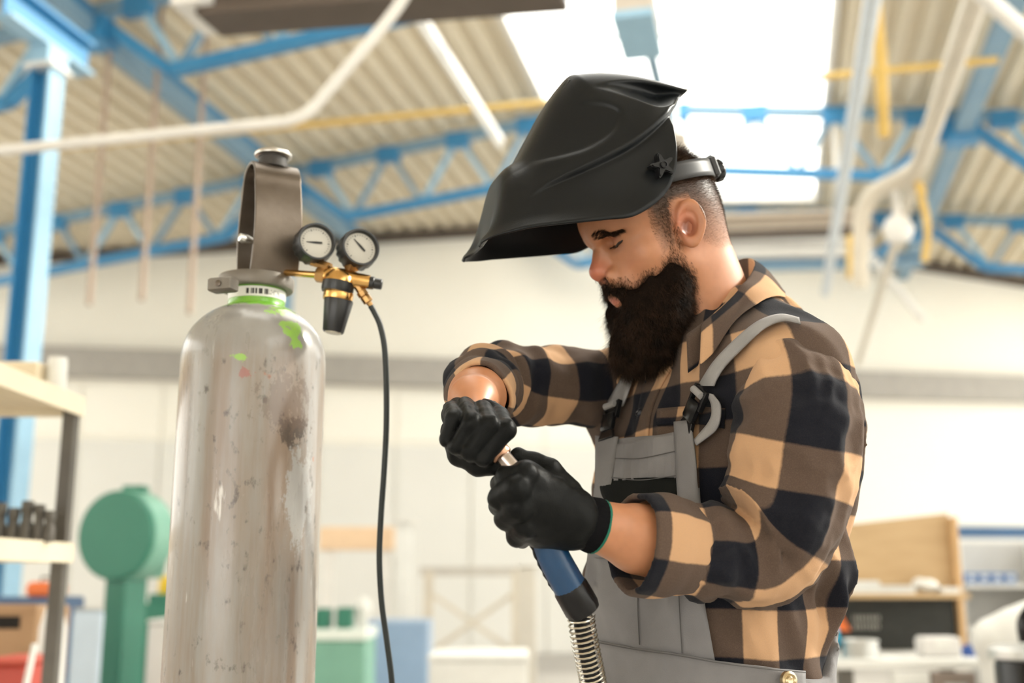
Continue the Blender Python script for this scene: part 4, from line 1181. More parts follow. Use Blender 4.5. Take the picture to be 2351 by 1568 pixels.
# ================================================================== clothing
def plaid(name, period=0.116):
    m = bpy.data.materials.new(name); m.use_nodes = True
    nt = m.node_tree; N, K = nt.nodes, nt.links
    b = N['Principled BSDF']
    b.inputs['Roughness'].default_value = 0.9
    b.inputs['Specular IOR Level'].default_value = 0.06
    b.inputs['Sheen Weight'].default_value = 0.05
    b.inputs['Sheen Roughness'].default_value = 0.6
    at = N.new('ShaderNodeAttribute'); at.attribute_name = 'puv'
    tc = N.new('ShaderNodeTexCoord')
    wob = N.new('ShaderNodeTexNoise'); wob.inputs['Scale'].default_value = 260; wob.inputs['Detail'].default_value = 2
    K.new(tc.outputs['Object'], wob.inputs['Vector'])
    sp = N.new('ShaderNodeSeparateXYZ'); K.new(at.outputs['Vector'], sp.inputs[0])
    def math_(op, a, bb=None):
        n = N.new('ShaderNodeMath'); n.operation = op
        for i, v in enumerate((a, bb)):
            if v is None: continue
            if isinstance(v, (int, float)): n.inputs[i].default_value = v
            else: K.new(v, n.inputs[i])
        return n.outputs[0]
    jit = math_('MULTIPLY', math_('SUBTRACT', wob.outputs[0], 0.5), 0.0016)
    st = []
    for ax in (0, 1):
        x = math_('ADD', sp.outputs[ax], jit)
        fr = math_('FRACT', math_('DIVIDE', x, period))
        tri = math_('ABSOLUTE', math_('SUBTRACT', fr, 0.5))        # 0..0.5
        mr = N.new('ShaderNodeMapRange'); mr.inputs[1].default_value = 0.238; mr.inputs[2].default_value = 0.262
        K.new(tri, mr.inputs[0]); st.append(mr.outputs[0])
    s = math_('ADD', st[0], st[1])
    cr = N.new('ShaderNodeValToRGB')
    e = cr.color_ramp.elements
    e[0].position = 0.0; e[0].color = (0.47, 0.285, 0.160, 1)
    e[1].position = 1.0; e[1].color = (0.008, 0.009, 0.014, 1)
    q = cr.color_ramp.elements.new(0.5); q.color = (0.082, 0.056, 0.043, 1)
    K.new(math_('DIVIDE', s, 2.0), cr.inputs[0])
    # brushed flannel: pale fibres over the weave
    fz = N.new('ShaderNodeTexNoise'); fz.inputs['Scale'].default_value = 900; fz.inputs['Detail'].default_value = 3
    K.new(tc.outputs['Object'], fz.inputs['Vector'])
    fr2 = N.new('ShaderNodeMapRange'); fr2.inputs[1].default_value = 0.45; fr2.inputs[2].default_value = 0.8; fr2.inputs[4].default_value = 0.22
    K.new(fz.outputs[0], fr2.inputs[0])
    mx = N.new('ShaderNodeMix'); mx.data_type = 'RGBA'; mx.inputs[7].default_value = (0.30, 0.22, 0.16, 1)
    lum = math_('MULTIPLY', fr2.outputs[0], math_('SUBTRACT', 1.15, math_('DIVIDE', s, 2.0)))
    K.new(lum, mx.inputs[0]); K.new(cr.outputs[0], mx.inputs[6])
    K.new(mx.outputs[2], b.inputs['Base Color'])
    bp = N.new('ShaderNodeBump'); bp.inputs['Strength'].default_value = 0.35; bp.inputs['Distance'].default_value = 0.0012
    K.new(fz.outputs[0], bp.inputs['Height']); K.new(bp.outputs[0], b.inputs['Normal'])
    return m
m_plaid = plaid('checked_flannel')
m_grey = mat('grey_twill', (0.205, 0.200, 0.205), 0.85, col2=(0.160, 0.156, 0.160), vscale=14, bump=0.25, bscale=900, spec=0.2, sheen=0.05)
m_grey2 = mat('grey_webbing', (0.30, 0.29, 0.29), 0.8, col2=(0.24, 0.235, 0.235), vscale=30, bump=0.3, bscale=1200, spec=0.2)
m_blackcloth = mat('black_pocket_cloth', (0.006, 0.0065, 0.006), 0.8, col2=(0.012, 0.013, 0.012), bump=0.3, bscale=500, spec=0.04)
m_plast = mat('black_plastic', (0.008, 0.008, 0.009), 0.30, bump=0.05, bscale=300, spec=0.25)
m_seam = mat('grey_thread', (0.09, 0.087, 0.088), 0.9)
m_button = mat('dark_button', (0.02, 0.022, 0.03), 0.35)

# --- shirt body
def folds_torso(p):
    q = p - T_C
    ang = np.arctan2(q @ T_L, q @ T_F)
    pp = np.stack([ang * 0.18, p[:, 2] * 0.35, np.zeros(len(p))], 1)
    d = 0.004 * vnoise(pp + 3.0, 26) + 0.010 * (np.abs(vnoise(np.stack([ang * 0.18 + p[:, 2] * 0.3, p[:, 2] * 0.45, ang * 0 + 2], 1), 24)) - 0.25) + 0.003 * vnoise(np.stack([ang * 0.18 + p[:, 2] * 0.5, p[:, 2] * 0.5 - ang * 0.05, ang * 0 + 4], 1), 40)
    # loose bunching above the waist
    bl = np.exp(-((p[:, 2] - 1.20) / 0.06) ** 2)
    return d + bl * (0.012 * vnoise(np.stack([ang * 0.18 * 1.2, p[:, 2] * 0.6 + ang * 0.05, ang * 0 + 9], 1), 30))
def shirt_sdf(p):
    return torso_core(p) + folds_torso(p)
def shirt_cut(p):
    d = shirt_sdf(p)
    return smax(d, 1.085 - p[:, 2], 0.01)
T_UV0 = np.zeros(3)
def torso_puv(V):
    q = V - T_C
    ang = np.arctan2(q @ T_L, q @ T_F)
    r = 0.165
    # chest: straight down the front, wrapped round the sides
    return np.stack([ang * r * 1.32, V[:, 2] * 1.0 + 0.004 * vnoise(V, 12), np.zeros(len(V))], 1) - T_UV0
sV, sF = sdf_mesh(shirt_cut, (0.02, 1.20, 1.06), (0.56, 1.86, 1.70), 0.0042)
sV = relax(sV, sF, 2, 0.5)
T_UV0 = torso_puv(trace(shirt_sdf, [1536], [932], 0.0))[0]
shirt = fast('shirt', sV, sF, m_plaid, man, attrs={'puv': torso_puv(sV)}, label='tan, brown and black checked flannel shirt')

# --- sleeves
def poly_param(p, pts):
    """closest point on a bone polyline: arclength, foot, index, local t"""
    pts = np.asarray(pts)
    best = np.full(len(p), 1e9); s_ = np.zeros(len(p)); ft = np.zeros_like(p); dr = np.zeros_like(p)
    acc = 0
    for a, b in zip(pts[:-1], pts[1:]):
        ab = b - a; L_ = np.linalg.norm(ab)
        h = np.clip(((p - a) @ ab) / (L_ * L_), 0, 1)
        c = a + h[:, None] * ab
        d = np.linalg.norm(p - c, axis=1)
        m = d < best
        best[m] = d[m]; s_[m] = acc + h[m] * L_; ft[m] = c[m]; dr[m] = ab / L_
        acc += L_
    return best, s_, ft, dr, acc
def make_sleeve(name, pts, rads, up, fold, lo, hi, uoff, voff, label, amp=1.0, h=0.0032, dark=None):
    pts = spline(pts, 28); rads = spline(np.array(rads)[:, None], 28)[:, 0]
    seg = np.concatenate([[0], np.cumsum(np.linalg.norm(np.diff(pts, axis=0), axis=1))])
    Lt = seg[-1]
    def frame_ang(p):
        d, s_, ft, dr, _ = poly_param(p, pts)
        # smooth direction
        q = p - ft
        u0 = up - dr * (dr @ up)[:, None]; u0 = nrm(u0)
        w0 = np.cross(dr, u0)
        return d, s_, np.arctan2((q * w0).sum(1), (q * u0).sum(1)), dr, ft
    def f(p):
        d, s_, an, dr, ft = frame_ang(p)
        r = np.interp(s_, seg, rads)
        o = d - r + amp * fold(s_, an, p, Lt)
        # open, hollow end at the cuff
        endp, endd = pts[-1], nrm(pts[-1] - pts[-3])
        pl = (p - endp) @ endd
        o_ = o
        o = smax(o, pl, 0.004)
        inner = np.maximum(o_ + 0.0075, -(pl + 0.045))
        return smax(o, -inner, 0.002)
    V, Fq = sdf_mesh(f, lo, hi, h)
    V = relax(V, Fq, 2, 0.5)
    # soft projection on the bone line so the checks bend smoothly round the elbow
    cs = np.stack([np.interp(np.linspace(0, Lt, 110), seg, pts[:, i]) for i in range(3)], 1)
    ds_ = nrm(np.gradient(cs, axis=0)); sl_ = np.linspace(0, Lt, 110)
    s_ = np.zeros(len(V)); an = np.zeros(len(V))
    for c in range(0, len(V), 20000):
        v = V[c:c + 20000]
        d2 = ((v[:, None, :] - cs[None]) ** 2).sum(2)
        w_ = np.exp(-(d2 - d2.min(1, keepdims=True)) / (2 * 0.020 ** 2)); w_ /= w_.sum(1, keepdims=True)
        ctr = w_ @ cs; dr_ = nrm(w_ @ ds_)
        s_[c:c + 20000] = w_ @ sl_ + ((v - ctr) * dr_).sum(1)
        q = v - ctr
        u0 = nrm(up - dr_ * (dr_ @ up)[:, None]); w0 = np.cross(dr_, u0)
        an[c:c + 20000] = np.arctan2((q * w0).sum(1), (q * u0).sum(1))
    puv = np.stack([an * 0.062 + uoff, s_ + voff + 0.004 * vnoise(V, 14), np.zeros(len(V))], 1)
    if dark is not None:            # a dark check is centred here
        pxv = to_px(V); nearp = np.linalg.norm(pxv - A(*dark), axis=1) < 10
        dep = (V - CAM) @ C_F
        i0 = np.where(nearp)[0][np.argmin(dep[nearp])]
        puv = puv - puv[i0]
    return fast(name, V, Fq, m_plaid, shirt, attrs={'puv': puv}, label=label), f, frame_ang

def fold_near(s, an, p, L):
    x = np.stack([an * 0.065, s * 0.5, np.zeros(len(s))], 1)
    tw = np.stack([an * 0.05 + s * 0.45, s * 0.9 - an * 0.03, an * 0 + 2], 1)
    d = 0.0045 * vnoise(x + 7, 30) + 0.008 * (np.abs(vnoise(tw, 30)) - 0.25) + 0.0055 * (np.abs(vnoise(x * A(1.3, 1.8, 1) + 3, 34)) - 0.25) + 0.0012 * vnoise(p, 90)
    # creases at the bend of the elbow
    el = np.exp(-((s - 0.245) / 0.055) ** 2)
    inn = 0.5 + 0.5 * np.cos(an - IN_ANG)
    d += inn ** 1.5 * (-0.013 * np.exp(-((s - S_EL + 0.030 + 0.012 * np.sin(an)) / 0.020) ** 2) + 0.008 * np.exp(-((s - S_EL - 0.004 + 0.012 * np.sin(an)) / 0.011) ** 2) - 0.007 * np.exp(-((s - S_EL - 0.030) / 0.014) ** 2))
    # slack over the cuff
    d += -0.005 * np.exp(-((s - L + 0.070) / 0.014) ** 2) + 0.003 * np.exp(-((s - L + 0.090) / 0.010) ** 2)
    return d
IN_ANG = 1.15
_pp = spline(SL_N, 200); _sg = np.concatenate([[0], np.cumsum(np.linalg.norm(np.diff(_pp, axis=0), axis=1))])
S_EL = _sg[np.argmin(np.linalg.norm(_pp - P(1770, 1245, 1.362), axis=1))]
SR_N = [0.056, 0.076, 0.078, 0.072, 0.064, 0.0555, 0.0535, 0.052]
slN, fN, aN = make_sleeve('sleeve', SL_N, SR_N, A(-0.25, -1.0, 0.15), fold_near, (0.08, 1.12, 1.08), (0.53, 1.56, 1.66), 0.02, 0.012, 'near sleeve rolled to the forearm', dark=(1885, 945))
def fold_far(s, an, p, L):
    tw = np.stack([an * 0.05 - s * 0.4, s * 0.7, an * 0 + 5], 1)
    d = 0.005 * vnoise(tw, 34) + 0.004 * vnoise(np.stack([an * 0.06, s * 1.3, an * 0], 1), 30)
    d += 0.005 * np.exp(-((s - L + 0.075) / 0.007) ** 2)
    el = np.exp(-((s - 0.27) / 0.06) ** 2)
    return d + el * 0.004 * np.sin(s * 140 + an * 2)
SR_F = [0.064, 0.060, 0.058, 0.055, 0.052, 0.047, 0.043]
slF, fF, aF = make_sleeve('sleeve', SL_F, SR_F, A(0.1, -1.0, 0.25), fold_far, (-0.14, 1.28, 1.34), (0.26, 1.82, 1.60), 0.03, 0.03, 'far sleeve raised, pushed up the forearm', dark=(1240, 862))

# turned-back cuff with its tab
def fold_cuff(s, an, p, L):
    return 0.0030 * vnoise(np.stack([an * 0.06, s * 0.6, an * 0 + 1], 1), 40) + 0.0025 * (np.abs(vnoise(np.stack([an * 0.05 + s * 0.5, s * 0.6, an * 0 + 8], 1), 40)) - 0.2) - 0.006 * np.clip(-np.sin(an), 0, 1) * np.clip(s / L, 0, 1)
cfN, _, _ = make_sleeve('cuff', [P(1545, 1254, 1.332), P(1520, 1250, 1.327), P(1490, 1246, 1.321), P(1450, 1240, 1.312)], [0.0565, 0.0600, 0.0595, 0.0570], A(-0.25, -1.0, 0.15), fold_cuff, (0.06, 1.18, 1.08), (0.24, 1.46, 1.36), 0.058, 0.052, 'turned-back cuff of the near sleeve')
# --- collar
def ring_pt(th, top):
    """th: 0 back .. pi front, positive on the near side"""
    bk, fr = P(1700, 640, 1.70), P(1508, 826, 1.505)
    c = (bk + fr) / 2
    ax = (bk - fr) / 2
    return c + ax * math.cos(th) + T_L * 0.078 * math.sin(th) * (1 if True else 1)
def collar_half(sgn):
    # picture-placed near leaf: fold line (top) and falling edge (bottom)
    nu, nv = 26, 9
    rows = []
    for i in range(nu):
        t = i / (nu - 1)
        th = sgn * (t * 0.72 * math.pi)
        top = ring_pt(th, 1) + A(0, 0, 0.030 * (1 - t * 0.55))
        rad = nrm((ring_pt(th, 1) - ring_pt(0, 1) * 0.5 - ring_pt(math.pi, 1) * 0.5) * A(1, 1, 0.2))
        fall = 0.046 + 0.014 * max(0, (t - 0.6) / 0.4) ** 2
        bot = top + rad * (0.030 + 0.010 * math.sin(t * 3)) + A(0, 0, -fall) + (T_F * 0.006)
        for j in range(nv):
            w_ = j / (nv - 1)
            rise = math.sin(min(1, w_ * 2.4) * math.pi / 2) * 0.006
            rows.append(top * (1 - w_) + bot * w_ + rad * rise * 1.2 + A(0, 0, 0.004 * math.sin(w_ * math.pi)))
    V = np.array(rows)
    for _ in range(3):
        d = shirt_sdf(V)
        push = d < 0.004
        V[push] += grad(shirt_sdf, V[push]) * (0.004 - d[push])[:, None]
    du = np.gradient(V.reshape(nu, nv, 3), axis=0); dv = np.gradient(V.reshape(nu, nv, 3), axis=1)
    Nn = nrm(np.cross(du, dv)).reshape(-1, 3) * -sgn
    W, Fs = sheet(V, nu, nv, Nn, 0.0028)
    pu = np.stack(np.broadcast_arrays(np.repeat(np.linspace(0, 0.25, nu), nv) + 0.03, np.tile(np.linspace(0, 0.06, nv), nu) + 0.012, 0), 1)
    o = fast('collar', W, Fs, m_plaid, shirt, attrs={'puv': np.vstack([pu, pu])}, label='pointed shirt collar leaf')
    md = o.modifiers.new('s', 'SUBSURF'); md.levels = 1; md.render_levels = 1
    # stand inside the fold
    rows = []
    for i in range(nu):
        t = i / (nu - 1); th = sgn * t * 0.80 * math.pi
        top = ring_pt(th, 1) + A(0, 0, 0.029 * (1 - t * 0.55))
        for j in range(4):
            rows.append(top + A(0, 0, -0.05 * j / 3))
    V = np.array(rows)
    Wd, Fd = sheet(V, nu, 4, Nn.reshape(nu, nv, 3)[:, :4].reshape(-1, 3), 0.002)
    pu = np.stack(np.broadcast_arrays(np.repeat(np.linspace(0, 0.25, nu), 4), np.tile(np.linspace(0, 0.04, 4), nu) + 0.05, 0), 1)
    fast('collar_stand', Wd, Fd, m_plaid, shirt, attrs={'puv': np.vstack([pu, pu])})
collar_half(1); collar_half(-1)

# --- button placket, buttons, chest pocket flap
pl = drape(shirt_sdf, [(1502, 826), (1478, 880), (1462, 950), (1452, 1030)], [(1540, 842), (1512, 892), (1490, 955), (1482, 1030)], 30, 6, 0.0035, 0.004)
fast('placket', *pl, m_plaid, shirt, attrs={'puv': torso_puv(pl[0])})
for bx, by in ((1507, 846), (1468, 948)):
    p0 = trace(shirt_sdf, [bx], [by], 0.0045)[0]; n0 = grad(shirt_sdf, p0[None], 0.01)[0]
    b_ = MB().lathe([(0.0, 0.0022), (0.0030, 0.0020), (0.0036, 0.0032), (0.0052, 0.0034), (0.0060, 0.002), (0.0060, -0.001), (0, -0.001)], p0, n0, 20).build('button', m_button, shirt)
fl = drape(shirt_sdf, [(1508, 938), (1590, 932), (1662, 938)], [(1506, 974), (1590, 972), (1662, 984)], 14, 5, 0.0035, 0.003)
pv = torso_puv(fl[0]); pv[:, 1] += 0.046
fast('pocket_flap', *fl, m_plaid, shirt, attrs={'puv': pv})

# --- overalls: trousers with waistband, bib, straps, buckles
Z_W = 1.155
def trous_sdf(p):
    z = p[:, 2]
    q = p - T_C
    ang = np.arctan2(q @ T_L, q @ T_F)
    d = torso_core(p, 0.008) + 0.0022 * vnoise(np.stack([ang * 0.17, z * 0.25, ang * 0], 1), 60)
    d = np.maximum(d, 0.93 - z)
    hip = T_C * A(1, 1, 0) + A(-0.03, 0, 0)
    for s in (1, -1):
        a = hip + T_L * 0.085 * s + A(0, 0, 0.98); k = hip + T_L * 0.095 * s + T_F * 0.02 + A(0, 0, 0.53); f_ = hip + T_L * 0.10 * s + A(0, 0, 0.12)
        d = smin(d, cap(p, a, k, 0.112, 0.090), 0.03)
        d = smin(d, cap(p, k, f_, 0.090, 0.082), 0.02)
    top = 1.108 + 0.0 * z + 0.10 * np.clip((-(q @ T_F) - 0.03) / 0.10, 0, 1) - 0.012 * np.clip((q @ T_L) / 0.15, -1, 1) + 0.012 * np.clip((q @ T_F) / 0.12, 0, 1)
    d = smax(d, z - top, 0.004)
    return np.maximum(d, 0.10 - z)
oV, oF = sdf_mesh(trous_sdf, (T_C[0] - 0.33, T_C[1] - 0.33, 0.08), (T_C[0] + 0.27, T_C[1] + 0.33, 1.30), 0.006)
oV = relax(oV, oF, 1, 0.5)
over = fast('overalls', oV, oF, m_grey, man, label='grey work overalls with black chest pocket')
def bib_puff(g, V):
    return 0.0025 * vnoise(np.stack([g[:, 0] * 0.02, g[:, 1] * 0.0035, g[:, 0] * 0], 1), 1.6)
lowf = drape(shirt_sdf, [(1366, 1120), (1358, 1200), (1350, 1270), (1340, 1350), (1342, 1420), (1350, 1492)], [(1606, 1120), (1612, 1200), (1615, 1290), (1618, 1380), (1628, 1440), (1642, 1520)], 40, 40, 0.009, 0.006, bib_puff)
fast('front_panel', *lowf, m_grey, over)
bibp = drape(shirt_sdf, [(1372, 1012), (1372, 1070), (1366, 1130)], [(1552, 994), (1554, 1060), (1556, 1150)], 20, 30, 0.012, 0.006, bib_puff)
fast('bib', *bibp, m_grey, over)
top_b = drape(shirt_sdf, [(1414, 1020), (1408, 1050), (1400, 1086), (1392, 1104)], [(1546, 992), (1548, 1030), (1551, 1070), (1552, 1098)], 14, 26, 0.0155, 0.004, lambda g, V: 0.0018 * np.sin(g[:, 0] * 0.32 + 1.5 * np.sin(g[:, 1] * 0.03)) * np.clip((g[:, 1] - 1020) / 60, 0, 1))
fast('bib_facing', *top_b, m_grey, over)
pk = drape(shirt_sdf, [(1368, 1098), (1390, 1150), (1412, 1180)], [(1552, 1096), (1550, 1150), (1545, 1190)], 14, 20, 0.0170, 0.004, lambda g, V: 0.003 * vnoise(np.stack([g[:, 0] * 0.02, g[:, 1] * 0.03, g[:, 0] * 0], 1), 1.0))
fast('bib_pocket', *pk, m_blackcloth, over, label='black fabric chest pocket')
# side strips of the bib that run up to the buckles
st1 = drape(shirt_sdf, [(1366, 1000), (1366, 1060), (1364, 1140), (1360, 1280)], [(1416, 1002), (1410, 1060), (1398, 1140), (1384, 1280)], 24, 6, 0.0165, 0.004)
fast('bib_strip', *st1, m_grey, over)
st2 = drape(shirt_sdf, [(1546, 968), (1550, 1040), (1554, 1130), (1562, 1200)], [(1582, 964), (1594, 1040), (1604, 1130), (1616, 1200)], 24, 6, 0.0165, 0.004)
fast('bib_strip', *st2, m_grey, over)
wb = drape(shirt_sdf, [(1344, 1466), (1450, 1486), (1560, 1502), (1650, 1518), (1760, 1532), (1850, 1540)], [(1352, 1585), (1450, 1605), (1560, 1620), (1650, 1632), (1760, 1640), (1850, 1646)], 50, 8, 0.014, 0.004)
fast('waistband', *wb, m_grey, over)
for e in ([(1346, 1470), (1450, 1490), (1560, 1506), (1650, 1522), (1760, 1536), (1850, 1544)], [(1466, 1290), (1464, 1380), (1468, 1480)], [(1556, 1300), (1560, 1400), (1566, 1500)], [(1412, 1052), (1470, 1052), (1548, 1036)], [(1404, 1096), (1470, 1102), (1550, 1092)]):
    g = spline(e, 40)
    V = trace(shirt_sdf, g[:, 0], g[:, 1], 0.0185 if e[0][1] < 1200 or e[0][1] > 1400 else 0.0105)
    MB().tube(V, 0.0007, 5).build('seam', m_seam, over)
# straps
def strap(e0, e1, m=m_grey2, off=0.010):
    s_ = drape(shirt_sdf, e0, e1, 40, 5, off, 0.003)
    return fast('strap', *s_, m, over, label='woven shoulder strap')
strap([(1440, 838), (1424, 870), (1404, 905), (1394, 922)], [(1452, 862), (1444, 890), (1430, 925), (1426, 932)])
def near_strap_sdf(p):
    return np.minimum(shirt_sdf(p), fN(p))
s2 = drape(shirt_sdf, [(1602, 886), (1612, 868), (1640, 826), (1690, 775), (1740, 736), (1790, 720), (1835, 728)], [(1636, 886), (1644, 868), (1664, 838), (1708, 792), (1752, 752), (1796, 734), (1838, 742)], 50, 5, 0.010, 0.003)
fast('strap', *s2, m_grey2, over, label='woven shoulder strap')
# buckles
def local(px, py, dirpx, off=0.016):
    p0 = trace(shirt_sdf, [px], [py], off)[0]; n0 = grad(shirt_sdf, p0[None], 0.012)[0]
    p1 = trace(shirt_sdf, [px + dirpx[0]], [py + dirpx[1]], off)[0]
    y = nrm(p1 - p0); y = nrm(y - n0 * (y @ n0)); x = np.cross(y, n0)
    return p0, (x, y, n0)
def buckle(px, py, dr, k=1.0):
    o, ax = local(px, py, dr)
    b = MB()
    b.box(o + ax[1] * -0.020 * k, (0.0135 * k, 0.0022, 0.004), ax, 0.001).box(o + ax[1] * -0.012 * k, (0.0135 * k, 0.0018, 0.004), ax, 0.001)
    for s in (-1, 1):
        b.box(o + ax[0] * 0.0135 * k * s + ax[1] * -0.010 * k, (0.002, 0.013 * k, 0.004), ax, 0.001)
    q = b.build('buckle', m_plast, over, label='black plastic side-release buckle')
    MB().box(o + ax[1] * 0.008 * k + ax[2] * 0.002, (0.0115 * k, 0.013 * k, 0.0055), ax, 0.003).build('buckle_clip', m_plast, q)
    MB().prism([(-0.011 * k, 0), (0.011 * k, 0), (0.016 * k, 0.013 * k), (-0.016 * k, 0.013 * k)], o + ax[1] * 0.020 * k - ax[2] * 0.003, ax, 0.006).build('buckle_base', m_plast, q, bevel=0.001)
    MB().tube([o + ax[0] * s * 0.011 * k - ax[1] * 0.016 * k + ax[2] * 0.005 for s in np.linspace(-1, 1, 6)], 0.0045 * k, 10).build('strap_loop', m_grey2, q)
buckle(1402, 958, (-8, 40), 1.05)
buckle(1597, 930, (-22, 40), 1.05)
tl = P(1640, 930, 1.36)
hang = drape(shirt_sdf, [(1618, 900), (1632, 930), (1628, 965), (1590, 1012)], [(1634, 905), (1652, 935), (1644, 985), (1598, 1022)], 20, 4, 0.013, 0.003)
fast('strap_tail', *hang, m_grey2, over)
for bx, by in ((1808, 1562),):
    p0 = trace(shirt_sdf, [bx], [by], 0.0185)[0]; n0 = grad(shirt_sdf, p0[None], 0.01)[0]
    MB().lathe([(0, 0.006), (0.004, 0.0065), (0.006, 0.005), (0.008, 0.0065), (0.0105, 0.005), (0.0110, 0.0), (0, 0)], p0, n0, 24).build('metal_button', mat('brass_button', (0.5, 0.4, 0.25), 0.3, 1.0), over)
# boots
for s in (1, -1):
    hip = T_C * A(1, 1, 0) + A(-0.03, 0, 0) + T_L * 0.10 * s
    fb = lambda p: np.maximum(smin(smin(cap(p, hip + A(0, 0, 0.05), hip + T_F * 0.17 + A(0, 0, 0.04), 0.052, 0.048), cap(p, hip + A(0, 0, 0.06), hip + A(0, 0, 0.17), 0.052, 0.058), 0.03), 9.0 + p[:, 2] * 0, 0.01), 0.004 - p[:, 2])
    V, Fq = sdf_mesh(fb, hip + A(-0.3, -0.3, -0.02), hip + A(0.3, 0.3, 0.26), 0.008)
    fast('boot', V, Fq, m_blackcloth, man)
# ================================================================== gloves
def glove_mat():
    m = mat('black_coated_glove', (0.005, 0.0055, 0.0055), 0.38, col2=(0.012, 0.0125, 0.0125), vscale=30, bump=0.25, bscale=700, spec=0.075)
    return m
m_glove = glove_mat()
m_knit = mat('black_knit', (0.006, 0.006, 0.007), 0.85, bump=0.6, bscale=900, spec=0.06)
m_green = mat('green_hem', (0.0, 0.12, 0.075), 0.8)
def chain(p, pts, rs, k=0.004):
    d = None
    for i in range(len(pts) - 1):
        c = cap(p, pts[i], pts[i + 1], rs[i], rs[i + 1])
        d = c if d is None else smin(d, c, k)
    return d
# far (his right) hand: fist on the nozzle, finger backs to the camera
def G(px, py, d): return P(px, py, d + DH)
RF = [  # knuckle, first joint bend, second joint, tip (curling under) with radii
    [G(1146, 956, 1.262), G(1162, 986, 1.212), G(1109, 1050, 1.208), G(1128, 1062, 1.242)],
    [G(1106, 941, 1.260), G(1124, 975, 1.206), G(1077, 1038, 1.202), G(1102, 1055, 1.240)],
    [G(1068, 933, 1.264), G(1083, 970, 1.208), G(1048, 1024, 1.206), G(1076, 1046, 1.242)],
    [G(1036, 940, 1.274), G(1042, 962, 1.220), G(1028, 1008, 1.216), G(1054, 1034, 1.246)]]
RR = [[0.0120, 0.0118, 0.0098, 0.0090], [0.0120, 0.0116, 0.0098, 0.0090], [0.0118, 0.0110, 0.0094, 0.0088], [0.0108, 0.0100, 0.0086, 0.0080]]
def glove_far(p):
    d = chain(p, [G(1086, 940, 1.320), G(1092, 962, 1.300)], [0.0290, 0.028], 0.02)
    d = smin(d, cap(p, G(1056, 958, 1.295), G(1132, 968, 1.285), 0.022, 0.022), 0.015)
    d = smin(d, cap(p, G(1066, 990, 1.27), G(1126, 1005, 1.262), 0.020, 0.020), 0.012)
    for pts, rs in zip(RF, RR):
        d = smin(d, chain(p, pts, rs, 0.003), 0.0022)
    th = chain(p, [G(1042, 990, 1.270), G(1056, 1042, 1.242), G(1098, 1068, 1.232), G(1142, 1070, 1.228)], [0.016, 0.0145, 0.0125, 0.0100], 0.004)
    d = smin(d, th, 0.004)
    wr = vnoise(p * A(1, 1, 1), 75) * 0.0012 + vnoise(p, 160) * 0.0005
    return d + wr
V, Fq = sdf_mesh(glove_far, (-0.14, 1.14, 1.18), (0.05, 1.50, 1.46), 0.0019)
gl = fast('glove', relax(V, Fq, 1, 0.4), Fq, m_glove, man, label='black coated work glove gripping the nozzle')
# near (his left) hand: back of the hand to the camera
LF = [
    [G(1204, 1090, 1.182), G(1164, 1096, 1.192), G(1150, 1112, 1.222), G(1176, 1120, 1.240)],
    [G(1186, 1122, 1.172), G(1149, 1142, 1.190), G(1148, 1162, 1.222), G(1180, 1158, 1.240)],
    [G(1190, 1166, 1.176), G(1162, 1192, 1.196), G(1170, 1200, 1.226), G(1198, 1192, 1.240)],
    [G(1206, 1208, 1.186), G(1186, 1232, 1.206), G(1198, 1236, 1.232), G(1220, 1224, 1.242)]]
LR = [[0.0148, 0.0128, 0.0118, 0.0105], [0.0170, 0.0140, 0.0120, 0.0105], [0.0165, 0.0132, 0.0115, 0.010], [0.0150, 0.0120, 0.0105, 0.0095]]
def glove_near(p):
    d = cap(p, G(1206, 1098, 1.196), G(1318, 1172, 1.216), 0.021, 0.0215)
    d = smin(d, cap(p, G(1196, 1150, 1.190), G(1318, 1190, 1.214), 0.024, 0.024), 0.02)
    d = smin(d, cap(p, G(1212, 1206, 1.204), G(1318, 1204, 1.222), 0.020, 0.0235), 0.02)
    d = smin(d, cap(p, G(1240, 1226, 1.225), G(1306, 1218, 1.228), 0.015, 0.018), 0.02)
    for pts, rs in zip(LF, LR):
        d = smin(d, chain(p, pts, rs, 0.003), 0.004)
    th = chain(p, [G(1300, 1130, 1.222), G(1262, 1086, 1.232), G(1226, 1066, 1.238), G(1190, 1046, 1.236)], [0.018, 0.0145, 0.0120, 0.0100], 0.008)
    d = smin(d, th, 0.005)
    d += vnoise(p, 70) * 0.0013 + vnoise(p, 170) * 0.0004
    return d
V, Fq = sdf_mesh(glove_near, (-0.08, 1.10, 1.06), (0.14, 1.46, 1.40), 0.0019)
gl2 = fast('glove', relax(V, Fq, 1, 0.4), Fq, m_glove, man, label='black coated work glove around the blue handle')
# knitted cuff with ribs and a green hem
def cuff_at(a, b, r0, r1, gl_, hem=True):
    x, y, z = frame_z(b - a)
    L_ = np.linalg.norm(b - a)
    c = MB(); n = 64
    prof = [(r0 * 0.96, -0.008), (r0, 0.0), (r0 * 1.005, L_ * 0.3), ((r0 + r1) / 2, L_ * 0.55), (r1 * 1.02, L_ * 0.8), (r1 * 1.06, L_), (r1 * 0.98, L_ + 0.002), (r1 * 0.9, L_ - 0.004)]
    c.lathe(prof, a, b - a, n, knurl=((1, 2, 3, 4, 5), 0.008, 1)).build('glove_cuff', m_knit, gl_)
    if hem:
        MB().lathe([(r1 * 0.98, 0), (r1 * 1.045, 0.0005), (r1 * 1.05, 0.0035), (r1 * 0.97, 0.004)], b, b - a, n).build('cuff_hem', m_green, gl_, label='green cuff hem')
cuff_at(G(1296, 1184, 1.217), G(1366, 1207, 1.232), 0.0285, 0.0305, gl2)
